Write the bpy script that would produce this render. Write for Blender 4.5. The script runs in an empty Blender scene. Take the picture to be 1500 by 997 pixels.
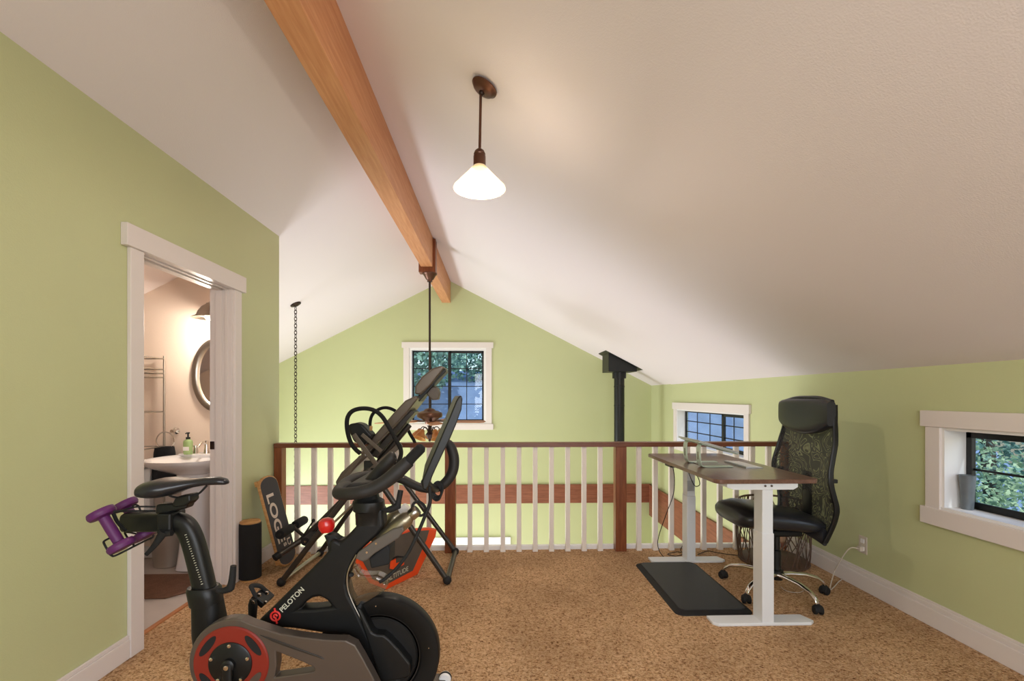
import bpy, bmesh, math, random
from mathutils import Vector, Matrix
random.seed(7)
S = bpy.context.scene
COL = S.collection
PI = math.pi

# ------------------------------------------------------------------ camera, world, sun, large lights, exposure
H = 1.29; TH = 0.03; F = 700.0
cam = bpy.data.cameras.new('camera'); camo = bpy.data.objects.new('camera', cam); COL.objects.link(camo)
cam.sensor_width = 36; cam.lens = F/1500*36; cam.shift_y = 82.5/1500; cam.clip_start = 0.02
camo.location = (0, 0, H); camo.rotation_euler = (PI/2, 0, -math.atan(TH)); S.camera = camo
S.view_settings.view_transform = 'Standard'; S.view_settings.look = 'None'
S.view_settings.gamma = 1; S.view_settings.use_curve_mapping = False
S.view_settings.exposure = -0.18

w = bpy.data.worlds.new('world'); S.world = w; w.use_nodes = True
bg = w.node_tree.nodes['Background']
sky = w.node_tree.nodes.new('ShaderNodeTexSky'); sky.sky_type = 'NISHITA'; sky.sun_disc = False
sky.sun_elevation = math.radians(38); sky.sun_rotation = math.radians(120)
w.node_tree.links.new(sky.outputs[0], bg.inputs[0]); bg.inputs[1].default_value = 0.32

def light(name, kind, loc, power, color, size=None, target=None, radius=None):
    l = bpy.data.lights.new(name, kind); l.energy = power; l.color = color
    o = bpy.data.objects.new(name, l); COL.objects.link(o); o.location = loc
    if size: l.shape = 'RECTANGLE'; l.size, l.size_y = size
    if radius is not None: l.shadow_soft_size = radius
    if target: o.rotation_euler = (Vector(target)-Vector(loc)).to_track_quat('-Z', 'Y').to_euler()
    return o
sun = light('sun', 'SUN', (6, -4, 9), 2.4, (1, .95, .86), target=(3.0, 5.5, 0)); sun.data.angle = .01
# daylight of the big lower windows, between two added fill lights
light('added_fill_back', 'AREA', (0.5, -1.42, 1.35), 88, (.97, .975, 1), (2.6, 1.5), (0.3, 4, 1.3))  # fill added behind the camera to brighten the loft
light('daylight_lower_left', 'AREA', (-3.9, 5.6, -1.0), 200, (.86, .92, 1), (1.7, 1.4), (2.4, 4.9, 0.3))
light('added_fill_lower', 'AREA', (-0.2, 5.7, -2.55), 105, (.88, .90, 1), (3.2, 2.2), (-0.4, 5.8, 3))  # added upward fill hidden below the loft edge, standing in for floor bounce

# ------------------------------------------------------------------ helpers
def at(px, py, Y):
    """the place on the vertical plane at distance Y that the photograph shows at px, py"""
    a = (px-750)/F
    X = Y*(a+TH)/(1-a*TH)
    d = (Y+X*TH)/math.sqrt(1+TH*TH)
    return Vector((X, Y, H+(581-py)/F*d))
def onfloor(px, py, z=0.0):
    d = F*(H-z)/(py-581); Xp = (px-750)/F*d; c = 1/math.sqrt(1+TH*TH); s = TH*c
    return Vector((Xp*c+d*s, d*c-Xp*s, z))

def lin(c):
    return tuple(((v/255)/12.92 if v/255 <= .04045 else (((v/255)+.055)/1.055)**2.4) for v in c)
MATS = {}
def mat(name, rgb, rough=.5, metal=0, bump=None, var=None, trans=0, emit=0, emit_rgb=None, spec=None, wood=None, rgb2=None, alpha=None, coat=0):
    if name in MATS: return MATS[name]
    m = bpy.data.materials.new(name); m.use_nodes = True; nt = m.node_tree; N = nt.nodes; L = nt.links
    b = N['Principled BSDF']; c = lin(rgb)+(1,)
    b.inputs['Base Color'].default_value = c; b.inputs['Roughness'].default_value = rough
    b.inputs['Metallic'].default_value = metal; b.inputs['Transmission Weight'].default_value = trans
    if coat: b.inputs['Coat Weight'].default_value = coat; b.inputs['Coat Roughness'].default_value = .1
    if spec is not None: b.inputs['Specular IOR Level'].default_value = spec
    if alpha is not None: b.inputs['Alpha'].default_value = alpha
    if emit:
        b.inputs['Emission Color'].default_value = lin(emit_rgb or rgb)+(1,); b.inputs['Emission Strength'].default_value = emit
    tc = N.new('ShaderNodeTexCoord')
    if wood:                                    # wood = stretch axis scales
        mp = N.new('ShaderNodeMapping'); mp.inputs['Scale'].default_value = wood
        L.new(tc.outputs['Object'], mp.inputs[0])
        n = N.new('ShaderNodeTexNoise'); n.inputs['Scale'].default_value = 6; n.inputs['Detail'].default_value = 7; n.inputs['Distortion'].default_value = .6
        L.new(mp.outputs[0], n.inputs['Vector'])
        r = N.new('ShaderNodeValToRGB'); r.color_ramp.elements[0].position = .32; r.color_ramp.elements[1].position = .7
        r.color_ramp.elements[0].color = lin(rgb2)+(1,); r.color_ramp.elements[1].color = c
        L.new(n.outputs['Fac'], r.inputs[0]); L.new(r.outputs[0], b.inputs['Base Color'])
    elif var:
        n = N.new('ShaderNodeTexNoise'); n.inputs['Scale'].default_value = var[0]; n.inputs['Detail'].default_value = 5
        L.new(tc.outputs['Object'], n.inputs['Vector'])
        r = N.new('ShaderNodeValToRGB'); r.color_ramp.elements[0].position = .3; r.color_ramp.elements[1].position = .72
        lo = lin(rgb2) if rgb2 else tuple(v*(1-var[1]) for v in c[:3])
        r.color_ramp.elements[0].color = lo+(1,); r.color_ramp.elements[1].color = c
        L.new(n.outputs['Fac'], r.inputs[0]); L.new(r.outputs[0], b.inputs['Base Color'])
    if bump:
        n2 = N.new('ShaderNodeTexNoise'); n2.inputs['Scale'].default_value = bump[0]; n2.inputs['Detail'].default_value = 3
        L.new(tc.outputs['Object'], n2.inputs['Vector'])
        bp = N.new('ShaderNodeBump'); bp.inputs['Strength'].default_value = bump[1]; bp.inputs['Distance'].default_value = bump[2] if len(bump) > 2 else .01
        L.new(n2.outputs['Fac'], bp.inputs['Height']); L.new(bp.outputs[0], b.inputs['Normal'])
    MATS[name] = m; return m

ORG = {}
class MB:
    def __init__(s): s.bm = bmesh.new()
    def face(s, vs):
        try: return s.bm.faces.new(vs)
        except ValueError: return None
    def box(s, x0, x1, y0, y1, z0, z1):
        v = [s.bm.verts.new(p) for p in ((x0,y0,z0),(x1,y0,z0),(x1,y1,z0),(x0,y1,z0),(x0,y0,z1),(x1,y0,z1),(x1,y1,z1),(x0,y1,z1))]
        for f in ((0,3,2,1),(4,5,6,7),(0,1,5,4),(1,2,6,5),(2,3,7,6),(3,0,4,7)): s.face([v[i] for i in f])
        return s
    def obox(s, c, u, v, wv, a, b, h):          # oriented box: half sizes a, b, h along u, v, wv
        c = Vector(c); u = Vector(u).normalized()*a; v = Vector(v).normalized()*b; q = Vector(wv).normalized()*h
        P = [s.bm.verts.new(c+i*u+j*v+k*q) for k in (-1,1) for i, j in ((-1,-1),(1,-1),(1,1),(-1,1))]
        for f in ((0,3,2,1),(4,5,6,7),(0,1,5,4),(1,2,6,5),(2,3,7,6),(3,0,4,7)): s.face([P[i] for i in f])
        return s
    def prism(s, pts, ext, off=(0,0,0), holes=()):   # closed outline of 3D points, extruded by vector ext
        ext = Vector(ext); off = Vector(off)
        if holes:
            loops = [list(pts)]+[list(h) for h in holes]; edges = []; vs = []
            for lp in loops:
                V = [s.bm.verts.new(Vector(p)+off) for p in lp]; vs += V
                for i in range(len(V)): edges.append(s.bm.edges.new((V[i], V[(i+1) % len(V)])))
            r = bmesh.ops.triangle_fill(s.bm, use_beauty=True, use_dissolve=True, edges=edges)
            fs = [g for g in r['geom'] if isinstance(g, bmesh.types.BMFace)]
            e = bmesh.ops.extrude_face_region(s.bm, geom=fs, use_keep_orig=True)
            bmesh.ops.translate(s.bm, vec=ext, verts=[g for g in e['geom'] if isinstance(g, bmesh.types.BMVert)])
            return s
        A = [s.bm.verts.new(Vector(p)+off) for p in pts]; B = [s.bm.verts.new(Vector(p)+off+ext) for p in pts]
        s.face(A[::-1]); s.face(B); n = len(A)
        for i in range(n): s.face([A[i], A[(i+1) % n], B[(i+1) % n], B[i]])
        return s
    def tube(s, pts, r, seg=12, cap=True, flat=1.0, up=(0,1,0)):  # r number or list; flat scales the second axis
        pts = [Vector(p) for p in pts]; n = len(pts); R = r if isinstance(r, (list, tuple)) else [r]*n
        prev = None; rings = []
        for i, p in enumerate(pts):
            if i == 0: t = pts[1]-pts[0]
            elif i == n-1: t = pts[-1]-pts[-2]
            else: t = (pts[i+1]-p).normalized()+(p-pts[i-1]).normalized()
            t.normalize()
            if prev is None:
                a = Vector(up); a = a-t*a.dot(t)
                if a.length < .05: a = Vector((1,0,0)); a = a-t*a.dot(t)
                if a.length < .05: a = Vector((0,0,1)); a = a-t*a.dot(t)
            else: a = prev-t*prev.dot(t)
            a.normalize(); prev = a; b = t.cross(a)
            rings.append([s.bm.verts.new(p+R[i]*(math.cos(q)*a*flat+math.sin(q)*b)) for q in [2*PI*k/seg for k in range(seg)]])
        for i in range(n-1):
            for k in range(seg): s.face([rings[i][k], rings[i][(k+1) % seg], rings[i+1][(k+1) % seg], rings[i+1][k]])
        if cap: s.face(rings[0][::-1]); s.face(rings[-1])
        return s
    def ring(s, pts, r, seg=8):                  # closed tube
        pts = [Vector(p) for p in pts]; n = len(pts); rings = []; nor = (pts[1]-pts[0]).cross(pts[n//3]-pts[0]).normalized()
        for i, p in enumerate(pts):
            t = (pts[(i+1) % n]-pts[i-1]).normalized(); b = t.cross(nor).normalized()
            rings.append([s.bm.verts.new(p+r*(math.cos(q)*nor+math.sin(q)*b)) for q in [2*PI*k/seg for k in range(seg)]])
        for i in range(n):
            for k in range(seg): s.face([rings[i][k], rings[i][(k+1) % seg], rings[(i+1) % n][(k+1) % seg], rings[(i+1) % n][k]])
        return s
    def lathe(s, prof, c=(0,0,0), axis=(0,0,1), seg=24, sx=1, sy=1):   # prof: (radius, height along axis)
        c = Vector(c); ax = Vector(axis).normalized(); u = Vector((1,0,0)) if abs(ax.x) < .9 else Vector((0,1,0))
        u = (u-ax*u.dot(ax)).normalized(); v = ax.cross(u); rings = []
        for r, h in prof:
            rings.append([s.bm.verts.new(c+ax*h+u*(max(r, 1e-4)*sx*math.cos(2*PI*k/seg))+v*(max(r, 1e-4)*sy*math.sin(2*PI*k/seg))) for k in range(seg)])
        for i in range(len(rings)-1):
            for k in range(seg): s.face([rings[i][k], rings[i][(k+1) % seg], rings[i+1][(k+1) % seg], rings[i+1][k]])
        s.face(rings[0][::-1]); s.face(rings[-1]); return s
    def loft(s, secs, seg=20, p=2.0):            # secs: (centre, half-u vector, half-v vector) superellipses
        rings = []
        for c, u, v in secs:
            c, u, v = Vector(c), Vector(u), Vector(v); rg = []
            for k in range(seg):
                q = 2*PI*k/seg; a, b = math.cos(q), math.sin(q)
                rg.append(s.bm.verts.new(c+u*math.copysign(abs(a)**(2/p), a)+v*math.copysign(abs(b)**(2/p), b)))
            rings.append(rg)
        for i in range(len(rings)-1):
            for k in range(seg): s.face([rings[i][k], rings[i][(k+1) % seg], rings[i+1][(k+1) % seg], rings[i+1][k]])
        s.face(rings[0][::-1]); s.face(rings[-1]); return s
    def ball(s, c, rx, ry=None, rz=None, seg=16):
        ry = ry or rx; rz = rz or rx
        bmesh.ops.create_uvsphere(s.bm, u_segments=seg, v_segments=seg//2+2, radius=1, matrix=Matrix.Translation(c) @ Matrix.Diagonal((rx, ry, rz, 1)))
        return s
    def build(s, name, m, parent=None, smooth=False, bevel=0, bseg=2, label=None, subd=0, kind=None):
        bmesh.ops.recalc_face_normals(s.bm, faces=s.bm.faces[:])
        vs = [v.co.copy() for v in s.bm.verts]
        o0 = Vector(((min(v.x for v in vs)+max(v.x for v in vs))/2, (min(v.y for v in vs)+max(v.y for v in vs))/2, min(v.z for v in vs)))
        bmesh.ops.translate(s.bm, vec=-o0, verts=s.bm.verts[:])
        me = bpy.data.meshes.new(name); s.bm.to_mesh(me); s.bm.free(); me.materials.append(m)
        o = bpy.data.objects.new(name, me); COL.objects.link(o); ORG[o.name] = o0
        if parent is not None: o.parent = parent; o.location = o0-ORG[parent.name]
        else: o.location = o0
        if smooth:
            for p in me.polygons: p.use_smooth = True
        if bevel:
            b = o.modifiers.new('bevel', 'BEVEL'); b.width = bevel; b.segments = bseg; b.limit_method = 'ANGLE'; b.angle_limit = .6
        if subd:
            d = o.modifiers.new('subd', 'SUBSURF'); d.levels = d.render_levels = subd
        if smooth and not subd:
            e = o.modifiers.new('split', 'EDGE_SPLIT'); e.split_angle = math.radians(42)
        if label: o['label'] = label
        if kind: o['kind'] = kind
        return o
def thing(name, label, cat, loc, group=None):
    o = bpy.data.objects.new(name, None); COL.objects.link(o); o.location = loc; o.empty_display_size = .05
    ORG[o.name] = Vector(loc); tag(o, label, cat, group); return o
def tag(o, label, cat, group=None, kind=None):
    o['label'] = label; o['category'] = cat
    if group: o['group'] = group
    if kind: o['kind'] = kind
    return o
def struct(name, mb, m, **k):
    o = mb.build(name, m, **k); o['kind'] = 'structure'; return o
def text(s, name, m, parent, origin, u, v, size, depth=.002, bold=0):   # lettering lying on the plane u, v
    cu = bpy.data.curves.new(name, 'FONT'); cu.body = s; cu.size = size; cu.extrude = depth/2; cu.offset = bold; cu.align_x = 'LEFT'
    t = bpy.data.objects.new('tmp', cu); COL.objects.link(t)
    me = bpy.data.meshes.new_from_object(t.evaluated_get(bpy.context.evaluated_depsgraph_get())); bpy.data.objects.remove(t)
    u = Vector(u).normalized(); v = Vector(v); v = (v-u*v.dot(u)).normalized(); n = u.cross(v); o = Vector(origin)
    M = Matrix((u, v, n)).transposed().to_4x4(); M.translation = o-ORG[parent.name]
    me.transform(Matrix.Translation((0, 0, 0))); me.materials.clear(); me.materials.append(m)
    ob = bpy.data.objects.new(name, me); COL.objects.link(ob); ob.parent = parent; ob.matrix_local = M; ORG[ob.name] = o
    return ob
def smoothpath(pts, n=6):                        # Catmull-Rom through 3D points
    P = [Vector(p) for p in pts]; P = [2*P[0]-P[1]]+P+[2*P[-1]-P[-2]]; out = []
    for i in range(1, len(P)-2):
        for k in range(n):
            t = k/n; a, b, c, d = P[i-1:i+3]
            out.append(.5*((2*b)+(c-a)*t+(2*a-5*b+4*c-d)*t*t+(3*b-3*c+d-a)*t**3))
    out.append(P[-2]); return out

RID = -.816; SL = .513; ZR = 3.154
def ceil(x): return ZR-SL*abs(x-RID)

# ------------------------------------------------------------------ materials
M = {}
M['wall'] = mat('green_wall_paint', (197, 202, 153), .38, bump=(160, .22, .004), var=(1.3, .05))
M['ceil'] = mat('textured_ceiling_paint', (230, 221, 221), .7, bump=(190, .3, .003))
M['trim'] = mat('cream_trim_paint', (228, 219, 214), .38, var=(3, .03))
M['white'] = mat('white_paint', (236, 234, 232), .4, var=(3, .02))
M['bathwall'] = mat('bathroom_wall_paint', (236, 218, 202), .6, bump=(120, .2, .003))
M['tile'] = mat('bathroom_tile', (200, 190, 184), .35, var=(5, .12))
M['beam'] = mat('beam_fir', (216, 156, 110), .5, wood=(9, .55, 9), rgb2=(198, 132, 86))
M['walnut'] = mat('stained_rail_wood', (128, 72, 44), .35, wood=(.8, 8, 8), rgb2=(100, 52, 30))
M['walnutv'] = mat('stained_post_wood', (140, 78, 42), .35, wood=(8, 8, .8), rgb2=(112, 56, 26))
M['band'] = mat('stained_band_board', (146, 88, 64), .45, wood=(.7, .7, 8), rgb2=(118, 64, 42))
M['desk'] = mat('walnut_desktop', (118, 84, 68), .3, wood=(10, .7, 10), rgb2=(92, 62, 50), coat=.2)
M['baluster'] = mat('baluster_paint', (238, 228, 218), .42, var=(4, .05))
M['black'] = mat('satin_black_metal', (19, 20, 20), .42, spec=.4, var=(6, .2))
M['frame_black'] = mat('bike_frame_black', (17, 17, 17), .48, spec=.35, var=(4, .15))
M['rubber'] = mat('black_rubber', (20, 20, 21), .75, bump=(300, .2, .001))
M['foam'] = mat('black_foam', (17, 17, 18), .9, bump=(400, .3, .001))
M['grip'] = mat('grip_rubber', (34, 32, 31), .6, bump=(350, .15, .001))
M['gun'] = mat('gunmetal', (106, 96, 88), .32, .5, var=(5, .12))
M['greybar'] = mat('grey_steel_tube', (70, 66, 62), .36, .5, var=(5, .15))
M['chrome'] = mat('polished_chrome', (225, 222, 216), .12, 1)
M['steel'] = mat('brushed_steel', (178, 172, 162), .28, 1, var=(8, .1))
M['red'] = mat('red_plastic', (206, 26, 22), .3, coat=.4)
M['dimred'] = mat('dull_red_plastic', (138, 40, 28), .4, var=(4, .1))
M['redlogo'] = mat('red_logo_paint', (228, 44, 36), .5)
M['letter'] = mat('pale_lettering', (208, 206, 186), .5)
M['orange'] = mat('orange_plastic', (242, 82, 30), .42)
M['purple'] = mat('purple_vinyl', (92, 30, 94), .5, var=(20, .06))
M['bronze'] = mat('aged_bronze', (104, 70, 54), .38, .7, var=(9, .25))
M['dkbronze'] = mat('dark_bronze', (58, 44, 38), .4, .7)
M['leather'] = mat('black_leather', (36, 37, 41), .3, bump=(60, .15, .002))
M['mat'] = mat('mat_rubber', (40, 40, 43), .55, var=(8, .1), bump=(180, .2, .002))
M['matedge'] = mat('mat_border_rubber', (16, 16, 17), .7)
M['mint'] = mat('pale_mint_metal', (196, 212, 198), .35, .3)
M['alu'] = mat('silver_aluminium', (206, 208, 210), .3, .6)
M['deskleg'] = mat('white_powder_coat', (228, 230, 232), .38)
M['porcelain'] = mat('white_porcelain', (238, 236, 238), .12, coat=.5)
M['ply'] = mat('plywood_edge', (206, 160, 100), .5, wood=(3, 3, 22), rgb2=(170, 118, 66))
M['deckgrip'] = mat('dark_deck_grip', (62, 60, 62), .8, bump=(400, .3, .001))
M['amber'] = mat('amber_glass', (214, 158, 88), .3, trans=.25, rgb2=(180, 110, 50), var=(14, .3))
M['fanblade'] = mat('fan_blade_wood', (190, 132, 92), .45, wood=(2, 2, 12), rgb2=(160, 104, 68))
M['wire'] = mat('dark_rattan_wire', (96, 72, 56), .6, var=(20, .25))
M['towel'] = mat('black_towel', (28, 29, 33), .95, bump=(120, .5, .004))
M['rug'] = mat('brown_bath_rug', (128, 92, 72), .95, bump=(130, .8, .01), var=(30, .25))
M['soap'] = mat('green_soap', (176, 206, 140), .2, trans=.2)
M['cordw'] = mat('white_cord', (206, 194, 178), .5)
M['vase'] = mat('grey_frosted_glass', (128, 136, 142), .35, trans=.35, var=(14, .25))
M['oak'] = mat('oak_threshold', (196, 132, 82), .4, wood=(6, .8, 6), rgb2=(170, 104, 60))
M['asphalt'] = mat('blue_grey_drive', (150, 172, 205), .9, var=(1.5, .3))
M['lawn'] = mat('outdoor_ground', (96, 120, 84), .95, var=(2, .3))
M['bark'] = mat('bark', (84, 70, 58), .95, bump=(30, .6, .02))
M['plasticdark'] = mat('dark_plastic_panel', (92, 84, 76), .5, var=(3, .08))

def carpet_material():
    m = bpy.data.materials.new('tan_carpet'); m.use_nodes = True; nt = m.node_tree; N = nt.nodes; L = nt.links
    b = N['Principled BSDF']; b.inputs['Roughness'].default_value = 1; b.inputs['Specular IOR Level'].default_value = .1
    tc = N.new('ShaderNodeTexCoord')
    a = N.new('ShaderNodeTexNoise'); a.inputs['Scale'].default_value = 85; a.inputs['Detail'].default_value = 4; a.inputs['Distortion'].default_value = .8
    c = N.new('ShaderNodeTexNoise'); c.inputs['Scale'].default_value = 2.2; c.inputs['Detail'].default_value = 4
    v = N.new('ShaderNodeTexVoronoi'); v.inputs['Scale'].default_value = 120
    for q in (a, c, v): L.new(tc.outputs['Object'], q.inputs['Vector'])
    r = N.new('ShaderNodeValToRGB'); e = r.color_ramp.elements
    e[0].position = .3; e[0].color = lin((128, 88, 56))+(1,); e[1].position = .62; e[1].color = lin((234, 196, 154))+(1,)
    k = r.color_ramp.elements.new(.45); k.color = lin((206, 162, 118))+(1,)
    L.new(a.outputs['Fac'], r.inputs[0])
    r2 = N.new('ShaderNodeValToRGB'); r2.color_ramp.elements[0].position = .3; r2.color_ramp.elements[0].color = (.74,.72,.70,1)
    r2.color_ramp.elements[1].position = .6; r2.color_ramp.elements[1].color = (1,1,1,1); L.new(c.outputs['Fac'], r2.inputs[0])
    mx = N.new('ShaderNodeMix'); mx.data_type = 'RGBA'; mx.blend_type = 'MULTIPLY'; mx.inputs[0].default_value = 1
    L.new(r.outputs[0], mx.inputs[6]); L.new(r2.outputs[0], mx.inputs[7]); L.new(mx.outputs[2], b.inputs['Base Color'])
    ad = N.new('ShaderNodeMath'); ad.operation = 'ADD'; L.new(a.outputs['Fac'], ad.inputs[0]); L.new(v.outputs['Distance'], ad.inputs[1])
    bp = N.new('ShaderNodeBump'); bp.inputs['Strength'].default_value = .9; bp.inputs['Distance'].default_value = .012
    L.new(ad.outputs[0], bp.inputs['Height']); L.new(bp.outputs[0], b.inputs['Normal']); return m
M['carpet'] = carpet_material()
def glass_material(name, tint, gloss, rough=.02, alpha_tint=1):
    m = bpy.data.materials.new(name); m.use_nodes = True; nt = m.node_tree; N = nt.nodes; L = nt.links
    N.remove(N['Principled BSDF']); out = N['Material Output']
    t = N.new('ShaderNodeBsdfTransparent'); t.inputs[0].default_value = lin(tint)+(1,)
    g = N.new('ShaderNodeBsdfGlossy'); g.inputs['Roughness'].default_value = rough
    mx = N.new('ShaderNodeMixShader'); fr = N.new('ShaderNodeLayerWeight'); fr.inputs[0].default_value = .5
    pw = N.new('ShaderNodeMath'); pw.operation = 'POWER'; pw.inputs[1].default_value = 4; L.new(fr.outputs['Facing'], pw.inputs[0])
    ml = N.new('ShaderNodeMath'); ml.operation = 'MULTIPLY_ADD'; ml.inputs[1].default_value = .5; ml.inputs[2].default_value = gloss*.4; L.new(pw.outputs[0], ml.inputs[0])
    L.new(ml.outputs[0], mx.inputs[0]); L.new(t.outputs[0], mx.inputs[1]); L.new(g.outputs[0], mx.inputs[2]); L.new(mx.outputs[0], out.inputs[0]); return m
M['glass'] = glass_material('window_glass', (238, 246, 252), .08)
M['clear'] = glass_material('clear_plastic', (228, 228, 226), .42, .12)
def mesh_material():                             # woven mesh of the chair back: fine holes let the light through
    m = bpy.data.materials.new('chair_mesh_fabric'); m.use_nodes = True; nt = m.node_tree; N = nt.nodes; L = nt.links
    b = N['Principled BSDF']; b.inputs['Base Color'].default_value = (.012,.012,.014,1); b.inputs['Roughness'].default_value = .6
    tc = N.new('ShaderNodeTexCoord'); mp = N.new('ShaderNodeMapping'); L.new(tc.outputs['Object'], mp.inputs[0])
    mp.inputs['Scale'].default_value = (1, 1, 1)
    n = N.new('ShaderNodeTexNoise'); n.inputs['Scale'].default_value = 5; n.inputs['Distortion'].default_value = 3; n.inputs['Detail'].default_value = 1
    L.new(mp.outputs[0], n.inputs['Vector'])
    ws = N.new('ShaderNodeMath'); ws.operation = 'MULTIPLY'; ws.inputs[1].default_value = 55; L.new(n.outputs['Fac'], ws.inputs[0])
    sn = N.new('ShaderNodeMath'); sn.operation = 'SINE'; L.new(ws.outputs[0], sn.inputs[0])
    r = N.new('ShaderNodeValToRGB'); r.color_ramp.elements[0].position = .35; r.color_ramp.elements[0].color = (.92,.92,.92,1)
    r.color_ramp.elements[1].position = 1; r.color_ramp.elements[1].color = (.62,.62,.62,1); L.new(sn.outputs[0], r.inputs[0]); L.new(r.outputs[0], b.inputs['Alpha'])
    return m
M['mesh'] = mesh_material()
def leaf_material(name, a, b_):
    m = bpy.data.materials.new(name); m.use_nodes = True; nt = m.node_tree; N = nt.nodes; L = nt.links
    b = N['Principled BSDF']; b.inputs['Roughness'].default_value = .6
    tc = N.new('ShaderNodeTexCoord'); n = N.new('ShaderNodeTexNoise'); n.inputs['Scale'].default_value = 5; n.inputs['Detail'].default_value = 6
    L.new(tc.outputs['Object'], n.inputs['Vector']); r = N.new('ShaderNodeValToRGB'); r.color_ramp.elements[0].position = .35; r.color_ramp.elements[1].position = .65
    r.color_ramp.elements[0].color = lin(a)+(1,); r.color_ramp.elements[1].color = lin(b_)+(1,)
    L.new(n.outputs['Fac'], r.inputs[0]); L.new(r.outputs[0], b.inputs['Base Color']); return m
M['leaf'] = leaf_material('teal_green_leaves', (70, 112, 104), (168, 206, 176))
M['leaf2'] = leaf_material('hedge_leaves', (96, 132, 92), (196, 216, 164))
def shade_material():
    m = bpy.data.materials.new('lit_alabaster_shade'); m.use_nodes = True; nt = m.node_tree; b = nt.nodes['Principled BSDF']
    b.inputs['Base Color'].default_value = lin((252, 236, 190))+(1,); b.inputs['Roughness'].default_value = .3
    b.inputs['Emission Color'].default_value = lin((255, 232, 176))+(1,); b.inputs['Emission Strength'].default_value = .85; b.inputs['Alpha'].default_value = .55
    return m
M['shade'] = shade_material()
M['bulb'] = mat('lit_bulb', (255, 248, 228), emit=9)

# ------------------------------------------------------------------ room shell
Y0, YB, YF = -1.5, 4.06, 7.6; XL, XR, XLL, ZL = -1.83, 2.45, -4.08, -2.7
struct('floor', MB().box(-1.915, XR, Y0, 4.03, -.30, 0), M['carpet'])
struct('floor_bathroom', MB().box(XLL, -1.945, 1.5, 3.93, -.30, -.005), M['tile'])
struct('floor_lower_room', MB().box(XLL, XR, YB, YF, ZL-.1, ZL), M['oak'])
m_ = MB(); m_.prism([(RID, Y0-.1, ZR), (XLL-.15, Y0-.1, ceil(XLL-.15)), (XLL-.15, Y0-.1, ceil(XLL-.15)+.12), (RID, Y0-.1, ZR+.12)], (0, YF-Y0+.25, 0))
m_.prism([(RID, Y0-.1, ZR), (XR+.15, Y0-.1, ceil(XR+.15)), (XR+.15, Y0-.1, ceil(XR+.15)+.12), (RID, Y0-.1, ZR+.12)], (0, YF-Y0+.25, 0))
m_.prism([(-.6, Y0, ceil(-.6)), (XR, Y0, ceil(XR)), (XR, Y0, ceil(XR)-.014), (-.5, Y0, ceil(-.5)-.002)], (0, 6.68-Y0, 0))
struct('ceiling', m_, M['ceil'])
def wallseg(mb, x0, x1, y0, y1, z0, top=None):   # slab between x0 and x1 whose top follows the ceiling
    a = top if top is not None else ceil(x0)+.03; b = top if top is not None else ceil(x1)+.03
    mb.prism([(x0, y0, z0), (x1, y0, z0), (x1, y0, b), (x0, y0, a)], (0, y1-y0, 0)); return mb
m_ = MB(); wallseg(m_, XL-.13, XL, Y0, 2.51, -.3); wallseg(m_, XL-.13, XL, 3.35, YB, -.3); wallseg(m_, XL-.13, XL, 2.51, 3.35, 2.045)
struct('wall_left', m_, M['wall'])
m_ = MB(); wallseg(m_, XLL, XL-.13, 3.98, YB, ZL); wallseg(m_, XL-.13, XR, 3.98, YB-.02, ZL, -.3)
struct('wall_under_loft', m_, M['wall'])
m_ = MB(); wallseg(m_, XLL, XL-.13, 3.93, 3.98, 0); wallseg(m_, XLL, XL-.13, 1.4, 1.5, 0); wallseg(m_, XLL-.02, XLL+.03, 1.5, 3.93, 0)
wallseg(m_, XL-.142, XL-.13, 1.5, 2.51, 0); wallseg(m_, XL-.142, XL-.13, 3.35, 3.93, 0); wallseg(m_, XL-.142, XL-.13, 2.51, 3.35, 2.045)
struct('wall_bathroom', m_, M['bathwall'])
# windows of the shell: opening limits
w1a, w1b = at(599.5, 0, YF).x, at(712, 0, YF).x; w1t, w1c = at(655, 509.5, YF).z, at(655, 620, YF).z
m_ = MB(); wallseg(m_, XLL, w1a, YF, YF+.15, ZL); wallseg(m_, w1b, XR+.15, YF, YF+.15, ZL)
m_.box(w1a, w1b, YF, YF+.15, ZL, w1c)
wallseg(m_, w1a, RID, YF, YF+.15, w1t); wallseg(m_, RID, w1b, YF, YF+.15, w1t)
struct('wall_far', m_, M['wall'])
z0, z1 = .675, 1.123
m_ = MB(); T = ceil(XR)+.02
for a, b in ((Y0, 1.25), (2.56, 4.66), (6.46, 6.68)): m_.box(XR, XR+.15, a, b, ZL if b > 4 else -.3, T)
for a, b in ((1.25, 2.56), (4.66, 6.46)): m_.box(XR, XR+.15, a, b, ZL if b > 4 else -.3, z0); m_.box(XR, XR+.15, a, b, z1, T)
m_.box(XR+.014, XR+.15, 6.68, YF+.15, ZL, T)
struct('wall_right', m_, M['wall'])
m_ = MB(); wallseg(m_, XLL-.15, XLL, YB-.1, YF+.15, ZL); struct('wall_lower_left', m_, M['wall'])
m_ = MB(); wallseg(m_, XL-.13, -.8, Y0-.1, Y0, 0); wallseg(m_, 1.8, XR, Y0-.1, Y0, 0, 1.45); m_.box(-.8, 1.8, Y0-.1, Y0, 0, .6); m_.box(-.8, 1.8, Y0-.1, Y0, 2.1, 2.2)
m_.prism([(XL-.13, Y0-.1, 2.2), (1.0, Y0-.1, 2.2), (RID, Y0-.1, ZR)], (0, .1, 0)); struct('wall_back', m_, M['wall'])

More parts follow.
